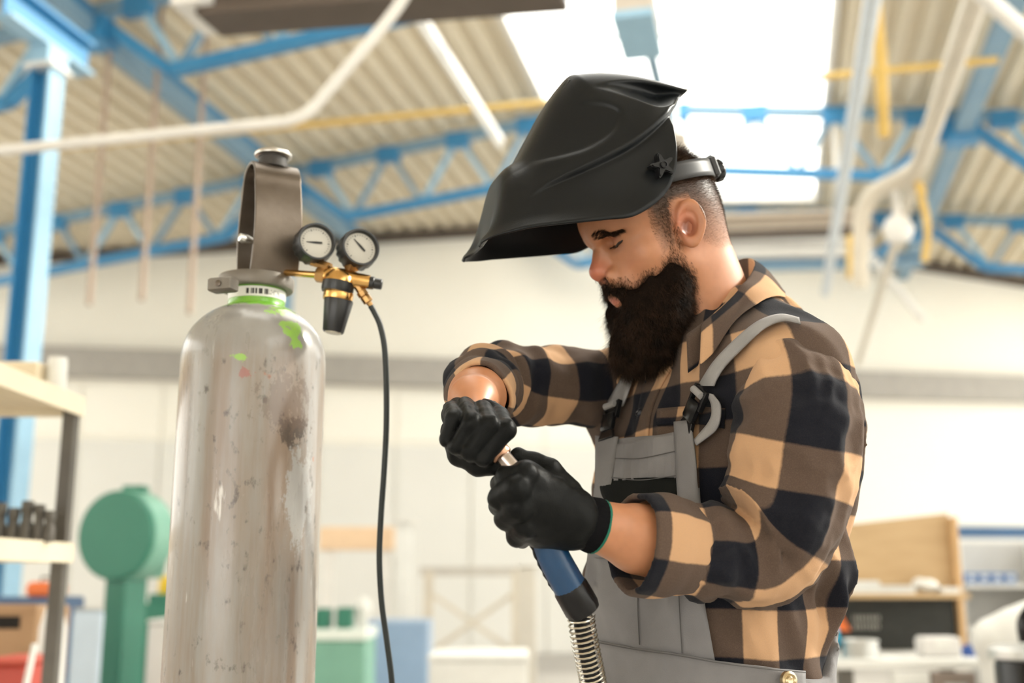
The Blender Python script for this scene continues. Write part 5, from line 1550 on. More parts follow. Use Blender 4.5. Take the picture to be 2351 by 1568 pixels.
# ================================================================== welding torch
m_steel = mat('nozzle_steel', (0.55, 0.50, 0.47), 0.28, 1.0, col2=(0.38, 0.30, 0.26), vscale=60)
m_cop = mat('copper_ring', (0.42, 0.24, 0.16), 0.35, 1.0)
m_blue = mat('blue_handle_plastic', (0.008, 0.052, 0.135), 0.32, col2=(0.006, 0.040, 0.105), vscale=25, bump=0.1, bscale=200)
tA, tB = G(1132, 1022, 1.226), G(1215, 1118, 1.212)
tC = G(1228, 1150, 1.228); tD = G(1318, 1362, 1.235)
torch = thing('welding_torch', 'welding torch with steel nozzle, blue handle and spring-covered hose held in gloved hands', 'torch', tuple(tC * A(1, 1, 0) + A(0, 0, 0)))
d1 = nrm(tB - tA)
MB().lathe([(0.0, -0.004), (0.0075, -0.004), (0.0092, 0.004), (0.0092, np.linalg.norm(tB - tA)), (0, np.linalg.norm(tB - tA))], tA, d1, 28).build('nozzle', m_steel, torch)
rc_ = G(1147, 1041, 1.2233)
MB().lathe([(0.0093, -0.005), (0.0125, -0.005), (0.0130, -0.002), (0.0130, 0.004), (0.0115, 0.006), (0.0093, 0.006)], rc_, d1, 28).build('nozzle_ring', m_cop, torch)
pth = spline([tB - d1 * 0.01, tC, G(1252, 1230, 1.228), G(1272, 1280, 1.230), G(1296, 1325, 1.232), G(1318, 1364, 1.235)], 30)
rd = np.interp(np.linspace(0, 1, 30), [0, 0.25, 0.55, 0.8, 1], [0.011, 0.016, 0.0185, 0.0190, 0.0195])
hnd = MB().tube(pth, rd, 24).build('handle', m_blue, torch, label='blue plastic handle')
# rubber grip along the trigger side
gp = pth[12:27] + np.cross(nrm(np.gradient(pth, axis=0))[12:27], C_F) * 0.0 - C_R * np.interp(np.linspace(0, 1, 15), [0, 1], [0.0155, 0.0160])[:, None] - C_U * 0.004
MB().tube(gp, 0.0045 + 0.0008 * np.sin(np.arange(15) * 2.2), 8).build('trigger_grip', m_plast, hnd)
e0 = pth[-1]; ed = nrm(pth[-1] - pth[-3])
MB().lathe([(0.0, -0.012), (0.0190, -0.012), (0.0205, -0.008), (0.0208, 0.018), (0.0195, 0.024), (0.0130, 0.027), (0.0, 0.027)], e0, ed, 32, knurl=((2, 3), 0.015, 2)).build('swivel_collar', m_plast, torch, label='black swivel collar')
hs0 = e0 + ed * 0.02
hp_ = spline([hs0, G(1335, 1425, 1.238), G(1348, 1500, 1.242), G(1362, 1570, 1.25), G(1376, 1680, 1.27), G(1372, 1850, 1.30), A(0.10, 1.22, 0.45), A(0.04, 1.20, 0.10), A(-0.10, 1.25, 0.02), A(-0.5, 1.45, 0.016)], 160)
MB().tube(hp_, 0.0095, 12).build('hose', m_plast, torch, label='black hose')
# spring around the first stretch of the hose
sg = np.concatenate([[0], np.cumsum(np.linalg.norm(np.diff(hp_, axis=0), axis=1))])
Ls = 0.24; turns = 40; m_ = turns * 14
ss = np.linspace(0.004, Ls, m_)
cc = np.stack([np.interp(ss, sg, hp_[:, i]) for i in range(3)], 1)
tt = nrm(np.gradient(cc, axis=0)); xx = nrm(np.cross(tt, C_F)); yy = np.cross(tt, xx)
an = np.linspace(0, turns * 2 * math.pi, m_)
rs = 0.0152
MB().tube(cc + rs * (xx * np.cos(an)[:, None] + yy * np.sin(an)[:, None]), 0.00125, 6).build('spring', mat('spring_steel', (0.62, 0.58, 0.5), 0.25, 1.0), torch, label='steel anti-kink spring')
# ================================================================== welding helmet
m_shell = mat('black_helmet_shell', (0.0055, 0.0068, 0.0082), 0.33, col2=(0.0075, 0.0088, 0.010), vscale=9, bump=0.10, bscale=900, spec=0.20)
S0 = lambda px, py: on_plane(px, py, H_O, H_L)
def SW(px, py, w_): return on_plane(px, py, H_O + H_L * w_, H_L)
Cc = [(1100, 572), (1114, 548), (1121, 500), (1133, 430), (1146, 404), (1180, 376), (1214, 316), (1250, 250), (1288, 196), (1310, 189), (1365, 186), (1432, 193), (1500, 209), (1554, 227)]
Rr = [(1096, 563), (1104, 551), (1128, 540), (1166, 530), (1215, 519), (1290, 510), (1380, 501), (1458, 490), (1526, 446), (1550, 395), (1554, 346), (1547, 300), (1537, 268), (1556, 229)]
wf = [0.034, 0.040, 0.046, 0.052, 0.056, 0.060, 0.062, 0.062, 0.060, 0.060, 0.058, 0.056, 0.053, 0.050]
wr = [0.046, 0.062, 0.078, 0.092, 0.102, 0.108, 0.112, 0.114, 0.114, 0.112, 0.108, 0.098, 0.084, 0.060]
nst, nk = 240, 110
t_ = np.linspace(0, 1, nst)
CC = np.array([S0(*q) for q in Cc]); CCs = spline(CC, nst)
RR_ = np.array([SW(q[0], q[1], w_) for q, w_ in zip(Rr, wr)]); RRs = spline(RR_, nst)
wfs = spline(np.array(wf)[:, None], nst)[:, 0]; wrs = spline(np.array(wr)[:, None], nst)[:, 0]
kk = np.linspace(0, 1, nk)
# cross-section: across the front face, round the corner, back along the side
nfl = 5.0
th_ = (kk * 0.75 + 0.25 * kk ** 2) * math.pi / 2
# even spacing along the section
_tf = np.linspace(0, math.pi / 2, 4000)
_al = np.concatenate([[0], np.cumsum(np.hypot(np.diff(1 - np.clip(np.cos(_tf), 0, 1) ** (2 / nfl)) * 2.2, np.diff(np.sin(_tf) ** (2 / nfl))))])
th_ = np.interp(kk * _al[-1], _al, _tf)
gk = 1 - np.clip(np.cos(th_), 0, 1) ** (2 / nfl)
hk = np.sin(th_) ** (2 / nfl)
pol1 = spline([(1150, 384), (1162, 381), (1242, 370), (1336, 348), (1398, 312), (1420, 276), (1418, 256), (1389, 243), (1342, 239)], 80)
pol2 = spline([(1205, 460), (1264, 423), (1354, 383), (1434, 343), (1479, 312), (1523, 272), (1562, 222)], 80)
def pdist(g, pol):
    d = np.full(len(g), 1e9); sg_ = np.ones(len(g))
    for a, b in zip(pol[:-1], pol[1:]):
        ab = b - a; h = np.clip(((g - a) @ ab) / (ab @ ab), 0, 1)
        v = g - a - h[:, None] * ab; dd = np.linalg.norm(v, axis=1)
        m = dd < d
        d[m] = dd[m]; sg_[m] = np.sign(ab[0] * v[m, 1] - ab[1] * v[m, 0])
    return d, sg_
grid = np.zeros((nst, nk, 3))
Rc = RRs - H_L * ((RRs - H_O) @ H_L)[:, None]
for i in range(nst):
    s_ = (wfs[i] + (wrs[i] - wfs[i]) * gk) * hk
    grid[i] = CCs[i] + (Rc[i] - CCs[i]) * gk[:, None] + H_L * s_[:, None]
flat = grid.reshape(-1, 3)
gp_ = to_px(flat)
sd_ = np.repeat(np.clip((hk[None] - 0.9) / 0.1, 0, 1), nst, 0).ravel()      # only on the side wall
d1_, s1_ = pdist(gp_, pol1); d2_, s2_ = pdist(gp_, pol2)
disp = np.zeros(len(flat))
sg = lambda x: 1 / (1 + np.exp(-np.clip(x, -30, 30)))
sd1, sd2 = d1_ * s1_, d2_ * s2_
end = np.clip((gp_[:, 0] - 1200) / 110, 0, 1)
up1 = np.clip((1345 - gp_[:, 0]) / 40, 0, 1) * np.clip((300 - gp_[:, 1]) / 30, 0, 1)      # the groove runs out at its upper end
disp += 0.0050 * sg(sd1 / 2.6) * np.exp(-np.maximum(sd1, 0) / 42) * (1 - up1) - 0.0012 * np.exp(-(sd1 / 7) ** 2) * (1 - up1)
disp += end * (0.0085 * sg(-sd2 / 2.4) * np.exp(-np.maximum(-sd2, 0) / 34) - 0.0015 * np.exp(-((sd2 - 6) / 8) ** 2))
pol3 = spline([(1278, 196), (1330, 198), (1400, 212), (1460, 232), (1515, 250), (1560, 238)], 60)
d3_, s3_ = pdist(gp_, pol3)
above = (s3_ < 0) & (gp_[:, 0] > 1284)
disp -= np.where(above, 0.00085 * d3_, 0) * np.clip((gp_[:, 0] - 1284) / 40, 0, 1)
flat = flat + H_L * (disp * sd_)[:, None]
grid = flat.reshape(nst, nk, 3)
# flared lower lip
lip = np.exp(-((1 - kk) / 0.07) ** 2)[None, :] * np.clip((0.62 - t_) / 0.1, 0, 1)[:, None] * 0.006
grid = grid + H_L * lip[..., None] + (-H_U) * (lip * 0.6)[..., None]
mir = grid - 2 * H_L * ((grid - H_O) @ H_L)[..., None]
full = np.concatenate([mir[:, :0:-1], grid], 1)
nc = full.shape[1]
Fh = [(i * nc + j, i * nc + j + 1, (i + 1) * nc + j + 1, (i + 1) * nc + j) for i in range(nst - 1) for j in range(nc - 1)]
helm = thing('welding_helmet', 'black flip-up welding helmet raised above the bearded face', 'helmet', tuple(H_O))
shell = fast('shell', full.reshape(-1, 3), np.array(Fh), m_shell, helm, label='glossy black moulded shell')
md = shell.modifiers.new('solid', 'SOLIDIFY'); md.thickness = 0.0028; md.offset = 0
# filter window in the front face
i0, i1 = int(nst * 0.44), int(nst * 0.60)
fa_, fb_ = CCs[i0], CCs[i1]
fz_ = nrm(fb_ - fa_); fo_ = nrm(np.cross(H_L, fz_))
if fo_ @ H_F < 0 and fo_[2] < 0: fo_ = -fo_
wfm = MB().box((fa_ + fb_) / 2 - fo_ * 0.0052, (0.044, np.linalg.norm(fb_ - fa_) / 2, 0.003), (H_L, fz_, fo_), 0.0015).build('window_frame', m_plast, helm)
MB().box((fa_ + fb_) / 2 - fo_ * 0.0024, (0.040, np.linalg.norm(fb_ - fa_) / 2 - 0.006, 0.0012), (H_L, fz_, fo_)).build('filter_glass', mat('dark_green_glass', (0.01, 0.03, 0.02), 0.05), wfm)
# five-armed knob on the pivot
kp = SW(1510, 386, 0.112)
near_i = np.argmin(np.linalg.norm(to_px(grid.reshape(-1, 3)) - A(1510, 386), axis=1))
kp = grid.reshape(-1, 3)[near_i]
kn = H_L; ku = H_U; kx = H_F
star = []
for i in range(40):
    a = 2 * math.pi * i / 40
    star.append(((0.0118 + 0.0048 * math.cos(5 * a) + 0.0012 * math.cos(10 * a)) * math.cos(a + 0.3), (0.0118 + 0.0048 * math.cos(5 * a) + 0.0012 * math.cos(10 * a)) * math.sin(a + 0.3)))
for sgn in (1, -1):
    o = kp if sgn > 0 else kp - 2 * H_L * ((kp - H_O) @ H_L)
    k1 = MB()
    for t0, t1, sc0 in ((-0.002, 0.004, 0.62), (0.004, 0.017, 1.0), (0.017, 0.0195, 0.86)):
        k1.prism([(x * sc0, y * sc0) for x, y in star], o + kn * sgn * t0, (kx, ku, kn * sgn), t1 - t0)
    kb = k1.build('pivot_knob', m_plast, helm, label='five-armed black pivot knob')
    MB().lathe([(0.0048, 0.0), (0.0048, 0.0030), (0.0036, 0.0032), (0.0034, 0.0015), (0, 0.0015)], o + kn * sgn * 0.0195, kn * sgn, 20).build('knob_screw', m_plast, kb)
# headband with ratchet knob at the back of the head
m_band = mat('dark_grey_band', (0.04, 0.04, 0.042), 0.45, spec=0.25)
hb = []
ctr = to_head(kp[None])[0]
pts_b = []
for a in np.linspace(-2.9, 2.9, 70):
    # a = 0 at the back of the head
    back = hl(1622, 398, 0.0)
    x_ = back[0] + (0.102) * (1 - math.cos(a)) * 0.98
    y_ = 0.088 * math.sin(a)
    z_ = back[2] + (hl(1556, 388, 0.08)[2] - back[2]) * (1 - math.cos(a)) * 0.6
    pts_b.append((x_, y_, z_))
pb = from_head(np.array(pts_b))
tb = nrm(np.gradient(pb, axis=0)); ub = nrm(H_U - tb * (tb @ H_U)[:, None]); ob = np.cross(tb, ub)
Vb = np.concatenate([np.stack([pb + ub * (0.0125 - 0.025 * j / 4) for j in range(5)], 1)]).reshape(-1, 3)
Wb, Fb = sheet(Vb, 70, 5, np.repeat(ob, 5, 0), 0.0022)
fast('headband', Wb, Fb, m_band, helm, label='dark grey adjustable headband')
rk = from_head(hl(1632, 396, 0.0))[0]; rd_ = -H_F
hous = from_head(hl(1608, 393, 0.028))[0]
MB().box(from_head(hl(1620, 394, 0.0))[0], (0.006, 0.034, 0.0165), (H_F, H_L, H_U), 0.004).build('ratchet_housing', m_band, helm)
MB().lathe([(0.0, 0.017), (0.014, 0.017), (0.0165, 0.014), (0.0165, 0.005), (0.012, 0.003), (0.012, -0.004)], rk, rd_, 40, knurl=((2, 3), 0.03, 2)).build('ratchet_knob', m_plast, helm)
# ================================================================== things in the background
X3 = np.eye(3)
def zat(py, d): return P(CX, py, d)[2]
def xat(px, d): return (px - CX) / FPX * d
def rect(px0, px1, py0, py1, d):
    """box centre/half sizes for a front seen at a picture rectangle at distance d"""
    a, b = P(px0, py1, d), P(px1, py0, d)
    return a, b
def solid(name, label, cat, px0, px1, py0, py1, d, dep, m, zb=None, bev=0.01, group=None, parent=None, dy=0.0):
    a, b = rect(px0, px1, py0, py1, d)
    z0 = a[2] if zb is None else zb
    yf = (a[1] + b[1]) / 2 + dy
    c = A((a[0] + b[0]) / 2, yf + dep / 2, (z0 + b[2]) / 2)
    o = MB().box(c, (abs(b[0] - a[0]) / 2, dep / 2, abs(b[2] - z0) / 2), X3, bev).build(name, m, parent, smooth=False)
    if parent is None: tag(o, label, cat, group)
    return o
m_wood = mat('pine_board', (0.50, 0.35, 0.19), 0.6, col2=(0.42, 0.28, 0.14), vscale=4, stretch=(1, 1, 6))
m_woodl = mat('pale_board', (0.74, 0.66, 0.50), 0.6, col2=(0.66, 0.58, 0.43), vscale=5)
m_dkm = mat('dark_metal', (0.075, 0.068, 0.06), 0.5, 0.3, col2=(0.11, 0.10, 0.085), vscale=12)
m_green = mat('machine_green', (0.025, 0.165, 0.11), 0.45, col2=(0.03, 0.18, 0.12), vscale=4)
m_greenl = mat('pale_machine_green', (0.20, 0.42, 0.32), 0.45)
m_wht = mat('white_sheet', (0.72, 0.72, 0.69), 0.5)
m_card = mat('cardboard', (0.42, 0.27, 0.15), 0.8, col2=(0.36, 0.22, 0.12), vscale=8)
m_alu = mat('aluminium', (0.62, 0.62, 0.60), 0.35, 0.8)

# ------------------------------------------------------------------ shelf rack on the left
DS = 2.95
DE = 3.16
rk = thing('shelf_rack', 'metal shelf rack with wooden boards at the left edge', 'shelf', (-1.46, 2.3, 0))
xr, xl = xat(183, DE), xat(183, DE) - 0.50
ys1 = P(183, 1000, DE)[1]; ys0 = ys1 - 1.5
ztop = zat(925, DE); z2 = zat(1262, DE)
for x in (xl + 0.02, xr - 0.02):
    for y in (ys0 + 0.02, ys1 - 0.02):
        MB().box(A(x, y, ztop / 2), (0.018, 0.018, ztop / 2), X3, 0.003).build('post', m_dkm, rk, smooth=False)
for z, zz in ((ztop, 0.03), (z2, 0.026), (zat(1800, DE), 0.026)):
    for k in range(4):
        w4 = (xr - xl) / 4
        MB().box(A(xl + w4 * (k + 0.5), (ys0 + ys1) / 2, z), (w4 / 2 - 0.002, (ys1 - ys0) / 2, zz / 2), X3, 0.003).build('shelf_board', m_woodl, rk, smooth=False)
    MB().box(A(xr + 0.004, (ys0 + ys1) / 2, z - 0.010), (0.004, (ys1 - ys0) / 2, 0.026), X3).build('shelf_rail', m_woodl, rk, smooth=False)
    MB().box(A((xl + xr) / 2, ys1 + 0.004, z - 0.010), ((xr - xl) / 2, 0.004, 0.026), X3).build('shelf_rail', m_woodl, rk, smooth=False)
ysI = P(100, 1000, DS)[1]
zt_ = ztop + 0.0151; z2_ = z2 + 0.0131
def on_shelf(name, label, cat, px0, px1, py0, z, m, dy=0.05, dep=0.10, lathe=False):
    x0, x1 = xat(px0, DS + 0.05), xat(px1, DS + 0.05)
    h = max(0.02, zat(py0, DS + 0.05) - z)
    c = A((x0 + x1) / 2, ysI + dy + dep / 2, z)
    r = (x1 - x0) / 2
    if lathe:
        o = MB().lathe([(0, 0), (r * 0.92, 0), (r, 0.006), (r, h * 0.86), (r * 0.93, h * 0.88), (r * 0.93, h), (0, h)], c, A(0, 0, 1), 24).build(name, m)
    else:
        o = MB().box(c + A(0, 0, h / 2), (r, dep / 2, h / 2), X3, 0.006).build(name, m, smooth=False)
    return tag(o, label, cat)
cb = on_shelf('carton', 'cream carton on the top board of the shelf rack', 'box', -30, 73, 822, zt_, mat('cream_carton', (0.72, 0.62, 0.45), 0.7))
MB().box(A(xat(20, 3.0), ysI + 0.10, zt_ + zat(822, 3.0) - zt_ + 0.001), (0.055, 0.008, 0.001), X3).build('tape', m_woodl, cb, smooth=False)
on_shelf('white_canister', 'white canister beside the cream carton on the top shelf', 'canister', 78, 124, 806, zt_, m_wht, lathe=True)
rr_ = random.Random(3)
for i, x0 in enumerate((-20, 10, 46, 74, 104, 128)):
    nm = ['far left', 'second from left', 'third from left', 'fourth from left', 'fifth from left', 'rightmost'][i]
    w_ = (30, 34, 28, 30, 26, 26)[i]; top = (1166, 1158, 1170, 1154, 1162, 1176)[i]
    o = MB(); x = xat(x0 + w_ / 2, DS + 0.05); hw = xat(CX + w_ / 2, DS + 0.05)
    h = zat(top, DS + 0.05) - z2_
    o.lathe([(0, 0), (hw * 0.95, 0), (hw, 0.005), (hw, h * 0.45), (hw * 0.8, h * 0.5), (hw * 0.8, h * 0.7), (hw * 0.96, h * 0.74), (hw * 0.9, h), (0, h)], A(x, ysI + 0.02, z2_), A(0, 0, 1), 14)
    tag(o.build('steel_fitting', m_dkm), '%s of the dark steel fittings on the middle shelf' % nm, 'fitting', 'dark steel fittings on the middle shelf')
on_shelf('white_cup', 'small white cup in front of the dark fittings', 'cup', 15, 45, 1212, z2_, m_wht, dy=-0.11, dep=0.03, lathe=True)
# under the rack and beyond
def ground(name, label, cat, px0, px1, py0, d, dep, m, bev=0.01, top=None, kids=()):
    a = P(px0, py0, d); b = P(px1, py0, d)
    h = a[2]
    root = thing(name, label, cat, ((a[0] + b[0]) / 2, a[1] + dep / 2, 0))
    MB().box(A((a[0] + b[0]) / 2, a[1] + dep / 2, h / 2), ((b[0] - a[0]) / 2, dep / 2, h / 2), X3, bev).build('body', m, root, smooth=False)
    if top is not None:
        MB().box(A((a[0] + b[0]) / 2, a[1] + dep / 2, h + top[0] / 2), ((b[0] - a[0]) / 2 * top[2], dep / 2 * top[2], top[0] / 2), X3, 0.006).build('top', top[1], root, smooth=False)
    return root, a, b, h
g, a, b, h = ground('tool_cabinet', 'dark blue tool cabinet behind the shelf rack', 'cabinet', -120, 122, 1372, 5.2, 0.4, mat('dark_blue_paint', (0.05, 0.10, 0.20), 0.45))
for k in range(3):
    dr_ = MB().box(A((a[0] + b[0]) / 2, a[1] - 0.008, h - 0.12 - k * 0.2), ((b[0] - a[0]) / 2 - 0.02, 0.008, 0.085), X3, 0.004).build('drawer', mat('blue_grey_paint', (0.10, 0.16, 0.26), 0.45), g, smooth=False)
    MB().bar(A(a[0] + 0.06, a[1] - 0.025, h - 0.08 - k * 0.2), A(b[0] - 0.06, a[1] - 0.025, h - 0.08 - k * 0.2), 0.012, 0.012).build('handle', m_alu, dr_)
oc = MB()
q0, q1 = xat(68, 5.3), xat(134, 5.3)
oc.box(A((q0 + q1) / 2 - 0.01, a[1] + 0.15, h + 0.035), ((q1 - q0) / 2, 0.08, 0.035), X3, 0.015)
oo = oc.build('tool_case', mat('orange_plastic', (0.75, 0.16, 0.03), 0.45), smooth=False); tag(oo, 'orange tool case on the dark blue cabinet', 'case')
MB().tube([A(q0 + 0.03, a[1] + 0.15, h + 0.07), A(q0 + 0.03, a[1] + 0.15, h + 0.09), A(q1 - 0.05, a[1] + 0.15, h + 0.09), A(q1 - 0.05, a[1] + 0.15, h + 0.07)], 0.006, 8).build('case_handle', m_dkm, oo)
cbx, a, b, h = ground('cardboard_box', 'brown cardboard box with a hand hole at the lower left', 'box', -60, 88, 1392, 4.0, 0.3, m_card)
MB().box(A((a[0] + b[0]) / 2 + 0.01, a[1] - 0.001, h - 0.055), (0.045, 0.003, 0.022), X3, 0.002).build('hand_hole_shade', mat('hole_shade', (0.01, 0.008, 0.006), 0.9), cbx, smooth=False)  # dark plate painted as the shade inside a hand hole
MB().box(A((a[0] + b[0]) / 2, a[1] - 0.003, h - 0.004), ((b[0] - a[0]) / 2, 0.004, 0.012), X3).build('flap', m_card, cbx, smooth=False)
bg_ = MB(); c_ = P(125, 1400, 3.9)
pts = [(0, 0), (0.05, 0.0), (0.055, 0.1), (0.045, c_[2] - 0.06), (0.03, c_[2]), (0.012, c_[2] + 0.04), (0, c_[2] + 0.04)]
tag(bg_.lathe(pts, A(c_[0], c_[1], 0), A(0, 0, 1), 14).build('plastic_sack', m_wht), 'tall white plastic sack beside the rack post', 'sack')
lp_, a, b, h = ground('metal_panel', 'light blue sheet metal panel standing beside the band saw', 'panel', 168, 236, 1402, 5.0, 0.03, mat('light_blue_panel', (0.50, 0.60, 0.70), 0.4), top=(0.012, m_alu, 1.02))
rb, a, b, h = ground('red_crate', 'red crate at the bottom left corner', 'crate', -40, 62, 1528, 3.45, 0.25, mat('red_plastic', (0.45, 0.06, 0.04), 0.5), top=(0.02, mat('red_rim', (0.5, 0.08, 0.05), 0.5), 1.04))
rb2, a, b, h = ground('red_crate', 'red crate below the band saw at the bottom', 'crate', 158, 192, 1540, 5.0, 0.2, mat('faded_red', (0.55, 0.16, 0.13), 0.5), top=(0.02, mat('red_rim', (0.5, 0.08, 0.05), 0.5), 1.04))
tag(MB().bar(P(45, 1640, 3.25), P(80, 1478, 3.30), 0.022, 0.012, bev=0.002).build('alu_profile', m_wht), 'thin white profile leaning at the lower left', 'profile')
_o = bpy.data.objects['alu_profile']
# ------------------------------------------------------------------ green band saw
DB = 6.0
bs = thing('band_saw', 'green band saw with round wheel guard beside the shelf rack', 'saw', (xat(290, DB), P(290, 1400, DB)[1], 0))
wc = P(262, 1228, DB); wr_ = 102 * DB / FPX
wn_ = nrm(A(-0.30, -0.954, 0.0))
wb_ = MB().lathe([(0, 0.0), (wr_ * 0.96, 0.0), (wr_, -0.012), (wr_, -0.20), (wr_ * 0.97, -0.215), (0, -0.215)], wc, wn_, 56).build('wheel_guard', m_green, bs)
MB().lathe([(wr_ * 1.012, -0.03), (wr_ * 1.02, -0.04), (wr_ * 1.02, -0.19), (wr_ * 1.012, -0.20)], wc, wn_, 56).build('lit_rim_band', m_greenl, wb_)  # paler green rim: light from above right put into its colour
ca = P(292, 1322, DB + 0.1)
cw = 31 * DB / FPX
sx = nrm(A(0.954, -0.30, 0))
MB().box(A(ca[0], ca[1], ca[2] / 2), (cw * 0.9, 0.10, ca[2] / 2 + 0.05), (sx, -wn_ * -1, A(0, 0, 1)), 0.01).build('column', m_green, bs, smooth=False)
MB().box(A(ca[0], ca[1], 0.05), (0.3, 0.25, 0.05), (sx, -wn_ * -1, A(0, 0, 1)), 0.01).build('base', m_green, bs, smooth=False)
MB().bar(ca + A(0.10, 0.1, 0.02), wc + A(0.19, 0.15, -0.02), 0.10, 0.12).build('neck_arm', m_greenl, bs, smooth=False)
MB().box(wc + A(0.06, 0.12, wr_ + 0.012), (0.06, 0.05, 0.02), X3, 0.006).build('tension_knob', m_green, bs, smooth=False)
MB().box(A(ca[0] - 0.16, ca[1] - 0.05, 0.62), (0.18, 0.16, 0.02), (sx, -wn_ * -1, A(0, 0, 1)), 0.005).build('saw_table', m_alu, bs, smooth=False)
# machines behind it
g, a, b, h = ground('drill_press', 'dark green machine behind the band saw', 'machine', 322, 395, 1385, 7.5, 0.4, m_green, top=(0.06, m_green, 0.7))
yb = MB().lathe([(0, 0), (0.05, 0), (0.055, 0.02), (0.05, 0.10), (0.02, 0.12), (0, 0.12)], A((a[0] + b[0]) / 2 - 0.0, a[1] + 0.2, h + 0.0601), A(0, 0, 1), 18).build('yellow_jar', mat('yellow_plastic', (0.75, 0.50, 0.02), 0.4))
tag(yb, 'yellow jar on top of the dark green machine', 'jar')
g, a, b, h = ground('white_cover', 'white sheet metal cover between band saw and gas cylinder', 'cover', 340, 420, 1432, 5.6, 0.3, m_wht, top=(0.02, m_wht, 1.05))
# ------------------------------------------------------------------ middle distance
g, a, b, h = ground('lathe_machine', 'pale green lathe bed behind the hanging hose', 'machine', 700, 838, 1470, 7.5, 0.6, m_greenl, top=(0.07, mat('white_green_tray', (0.78, 0.84, 0.78), 0.4), 1.06))
for i, (x0, x1, y0) in enumerate(((728, 762, 1396), (776, 812, 1394))):
    hh = zat(y0, 7.7) - (h + 0.0705)
    o = MB().box(A(xat((x0 + x1) / 2, 7.7), a[1] + 0.15, h + 0.0705 + hh / 2), (xat(CX + (x1 - x0) / 2, 7.7), 0.08, hh / 2), X3, 0.012)
    o.box(A(xat((x0 + x1) / 2, 7.7), a[1] + 0.068, h + 0.0705 + hh * 0.6), (0.025, 0.006, 0.03), X3)
    tag(o.build('headstock', m_green, smooth=False), ('left' if i == 0 else 'right') + ' green headstock on the pale green lathe', 'headstock')
wb2 = MB().lathe([(0, 0), (0.035, 0.0), (0.03, 0.06), (0.05, 0.10), (0.055, 0.15), (0.03, 0.2), (0, 0.205)], A(xat(832, 7.7), a[1] + 0.2, h + 0.0705), A(0, 0, 1), 20).build('white_lamp_head', m_wht)
tag(wb2, 'round white lamp head at the end of the lathe', 'lamp')
g, a, b, h = ground('blue_cabinet', 'grey-blue cabinet right of the hanging hose', 'cabinet', 842, 985, 1424, 9.0, 0.5, mat('steel_blue_paint', (0.36, 0.46, 0.60), 0.5))
MB().box(A((a[0] + b[0]) / 2, a[1] - 0.006, h - 0.42), ((b[0] - a[0]) / 2 - 0.02, 0.006, 0.40), X3, 0.004).build('door', mat('blue_door', (0.28, 0.40, 0.58), 0.5), g, smooth=False)
tb_ = MB().bar(P(925, 1500, 8.2), P(962, 1350, 8.2), 0.035, 0.03)
g, a, b, h = ground('work_table', 'white topped table in front of the far wall', 'table', 985, 1212, 1516, 7.0, 0.7, m_wht, top=(0.03, m_wht, 1.03))
g, a, b, h = ground('white_post', 'white upright post between hose and far gloved hand', 'post', 908, 944, 1200, 12.0, 0.16, m_wht, top=(0.02, m_whitep, 1.6))
g, a, b, h = ground('grey_post', 'beige grey post just left of the blue torch handle', 'post', 1188, 1230, 1300, 10.0, 0.16, mat('grey_beige_paint', (0.58, 0.54, 0.47), 0.6), top=(0.02, m_whitep, 1.5))
# timber beam on trestle legs in front of the wall
tb0, tb1 = P(735, 1262, 12.5), P(905, 1262, 12.5)
tr = thing('timber_rack', 'pale orange timber beam on uprights behind the hose', 'beam', tuple((tb0 + tb1) / 2 * A(1, 1, 0)))
MB().box((tb0 + tb1) / 2 + A(0, 0, 0.12), ((tb1 - tb0)[0] / 2, 0.1, 0.125), X3, 0.01).build('timber', mat('orange_timber', (0.80, 0.58, 0.38), 0.6), tr, smooth=False)
for x in (tb0[0] + 0.1, tb1[0] - 0.1):
    MB().box(A(x, tb0[1], tb0[2] / 2), (0.05, 0.05, tb0[2] / 2), X3).build('leg', m_whitep, tr, smooth=False)
# scaffold of thin braces in the far middle
sc_ = thing('trestle_frame', 'beige trestle frame with diagonal braces below the gloves', 'frame', tuple(P(1090, 1400, 13.0) * A(1, 1, 0)))
for p0, p1 in (((985, 1500), (1185, 1360)), ((985, 1360), (1185, 1500))):
    MB().bar(P(*p0, 13.0), P(*p1, 13.0), 0.07, 0.05).build('brace', mat('beige_paint', (0.66, 0.60, 0.50), 0.6), sc_, smooth=False)
for x in (985, 1185):
    pt = P(x, 1310, 13.0)
    MB().box(A(pt[0], pt[1], pt[2] / 2), (0.05, 0.05, pt[2] / 2), X3).build('upright', m_beigep, sc_, smooth=False)
MB().bar(P(965, 1312, 13.0), P(1205, 1312, 13.0), 0.10, 0.10).build('top_rail', m_band if False else mat('grey_rail', (0.50, 0.47, 0.42), 0.6), sc_, smooth=False)

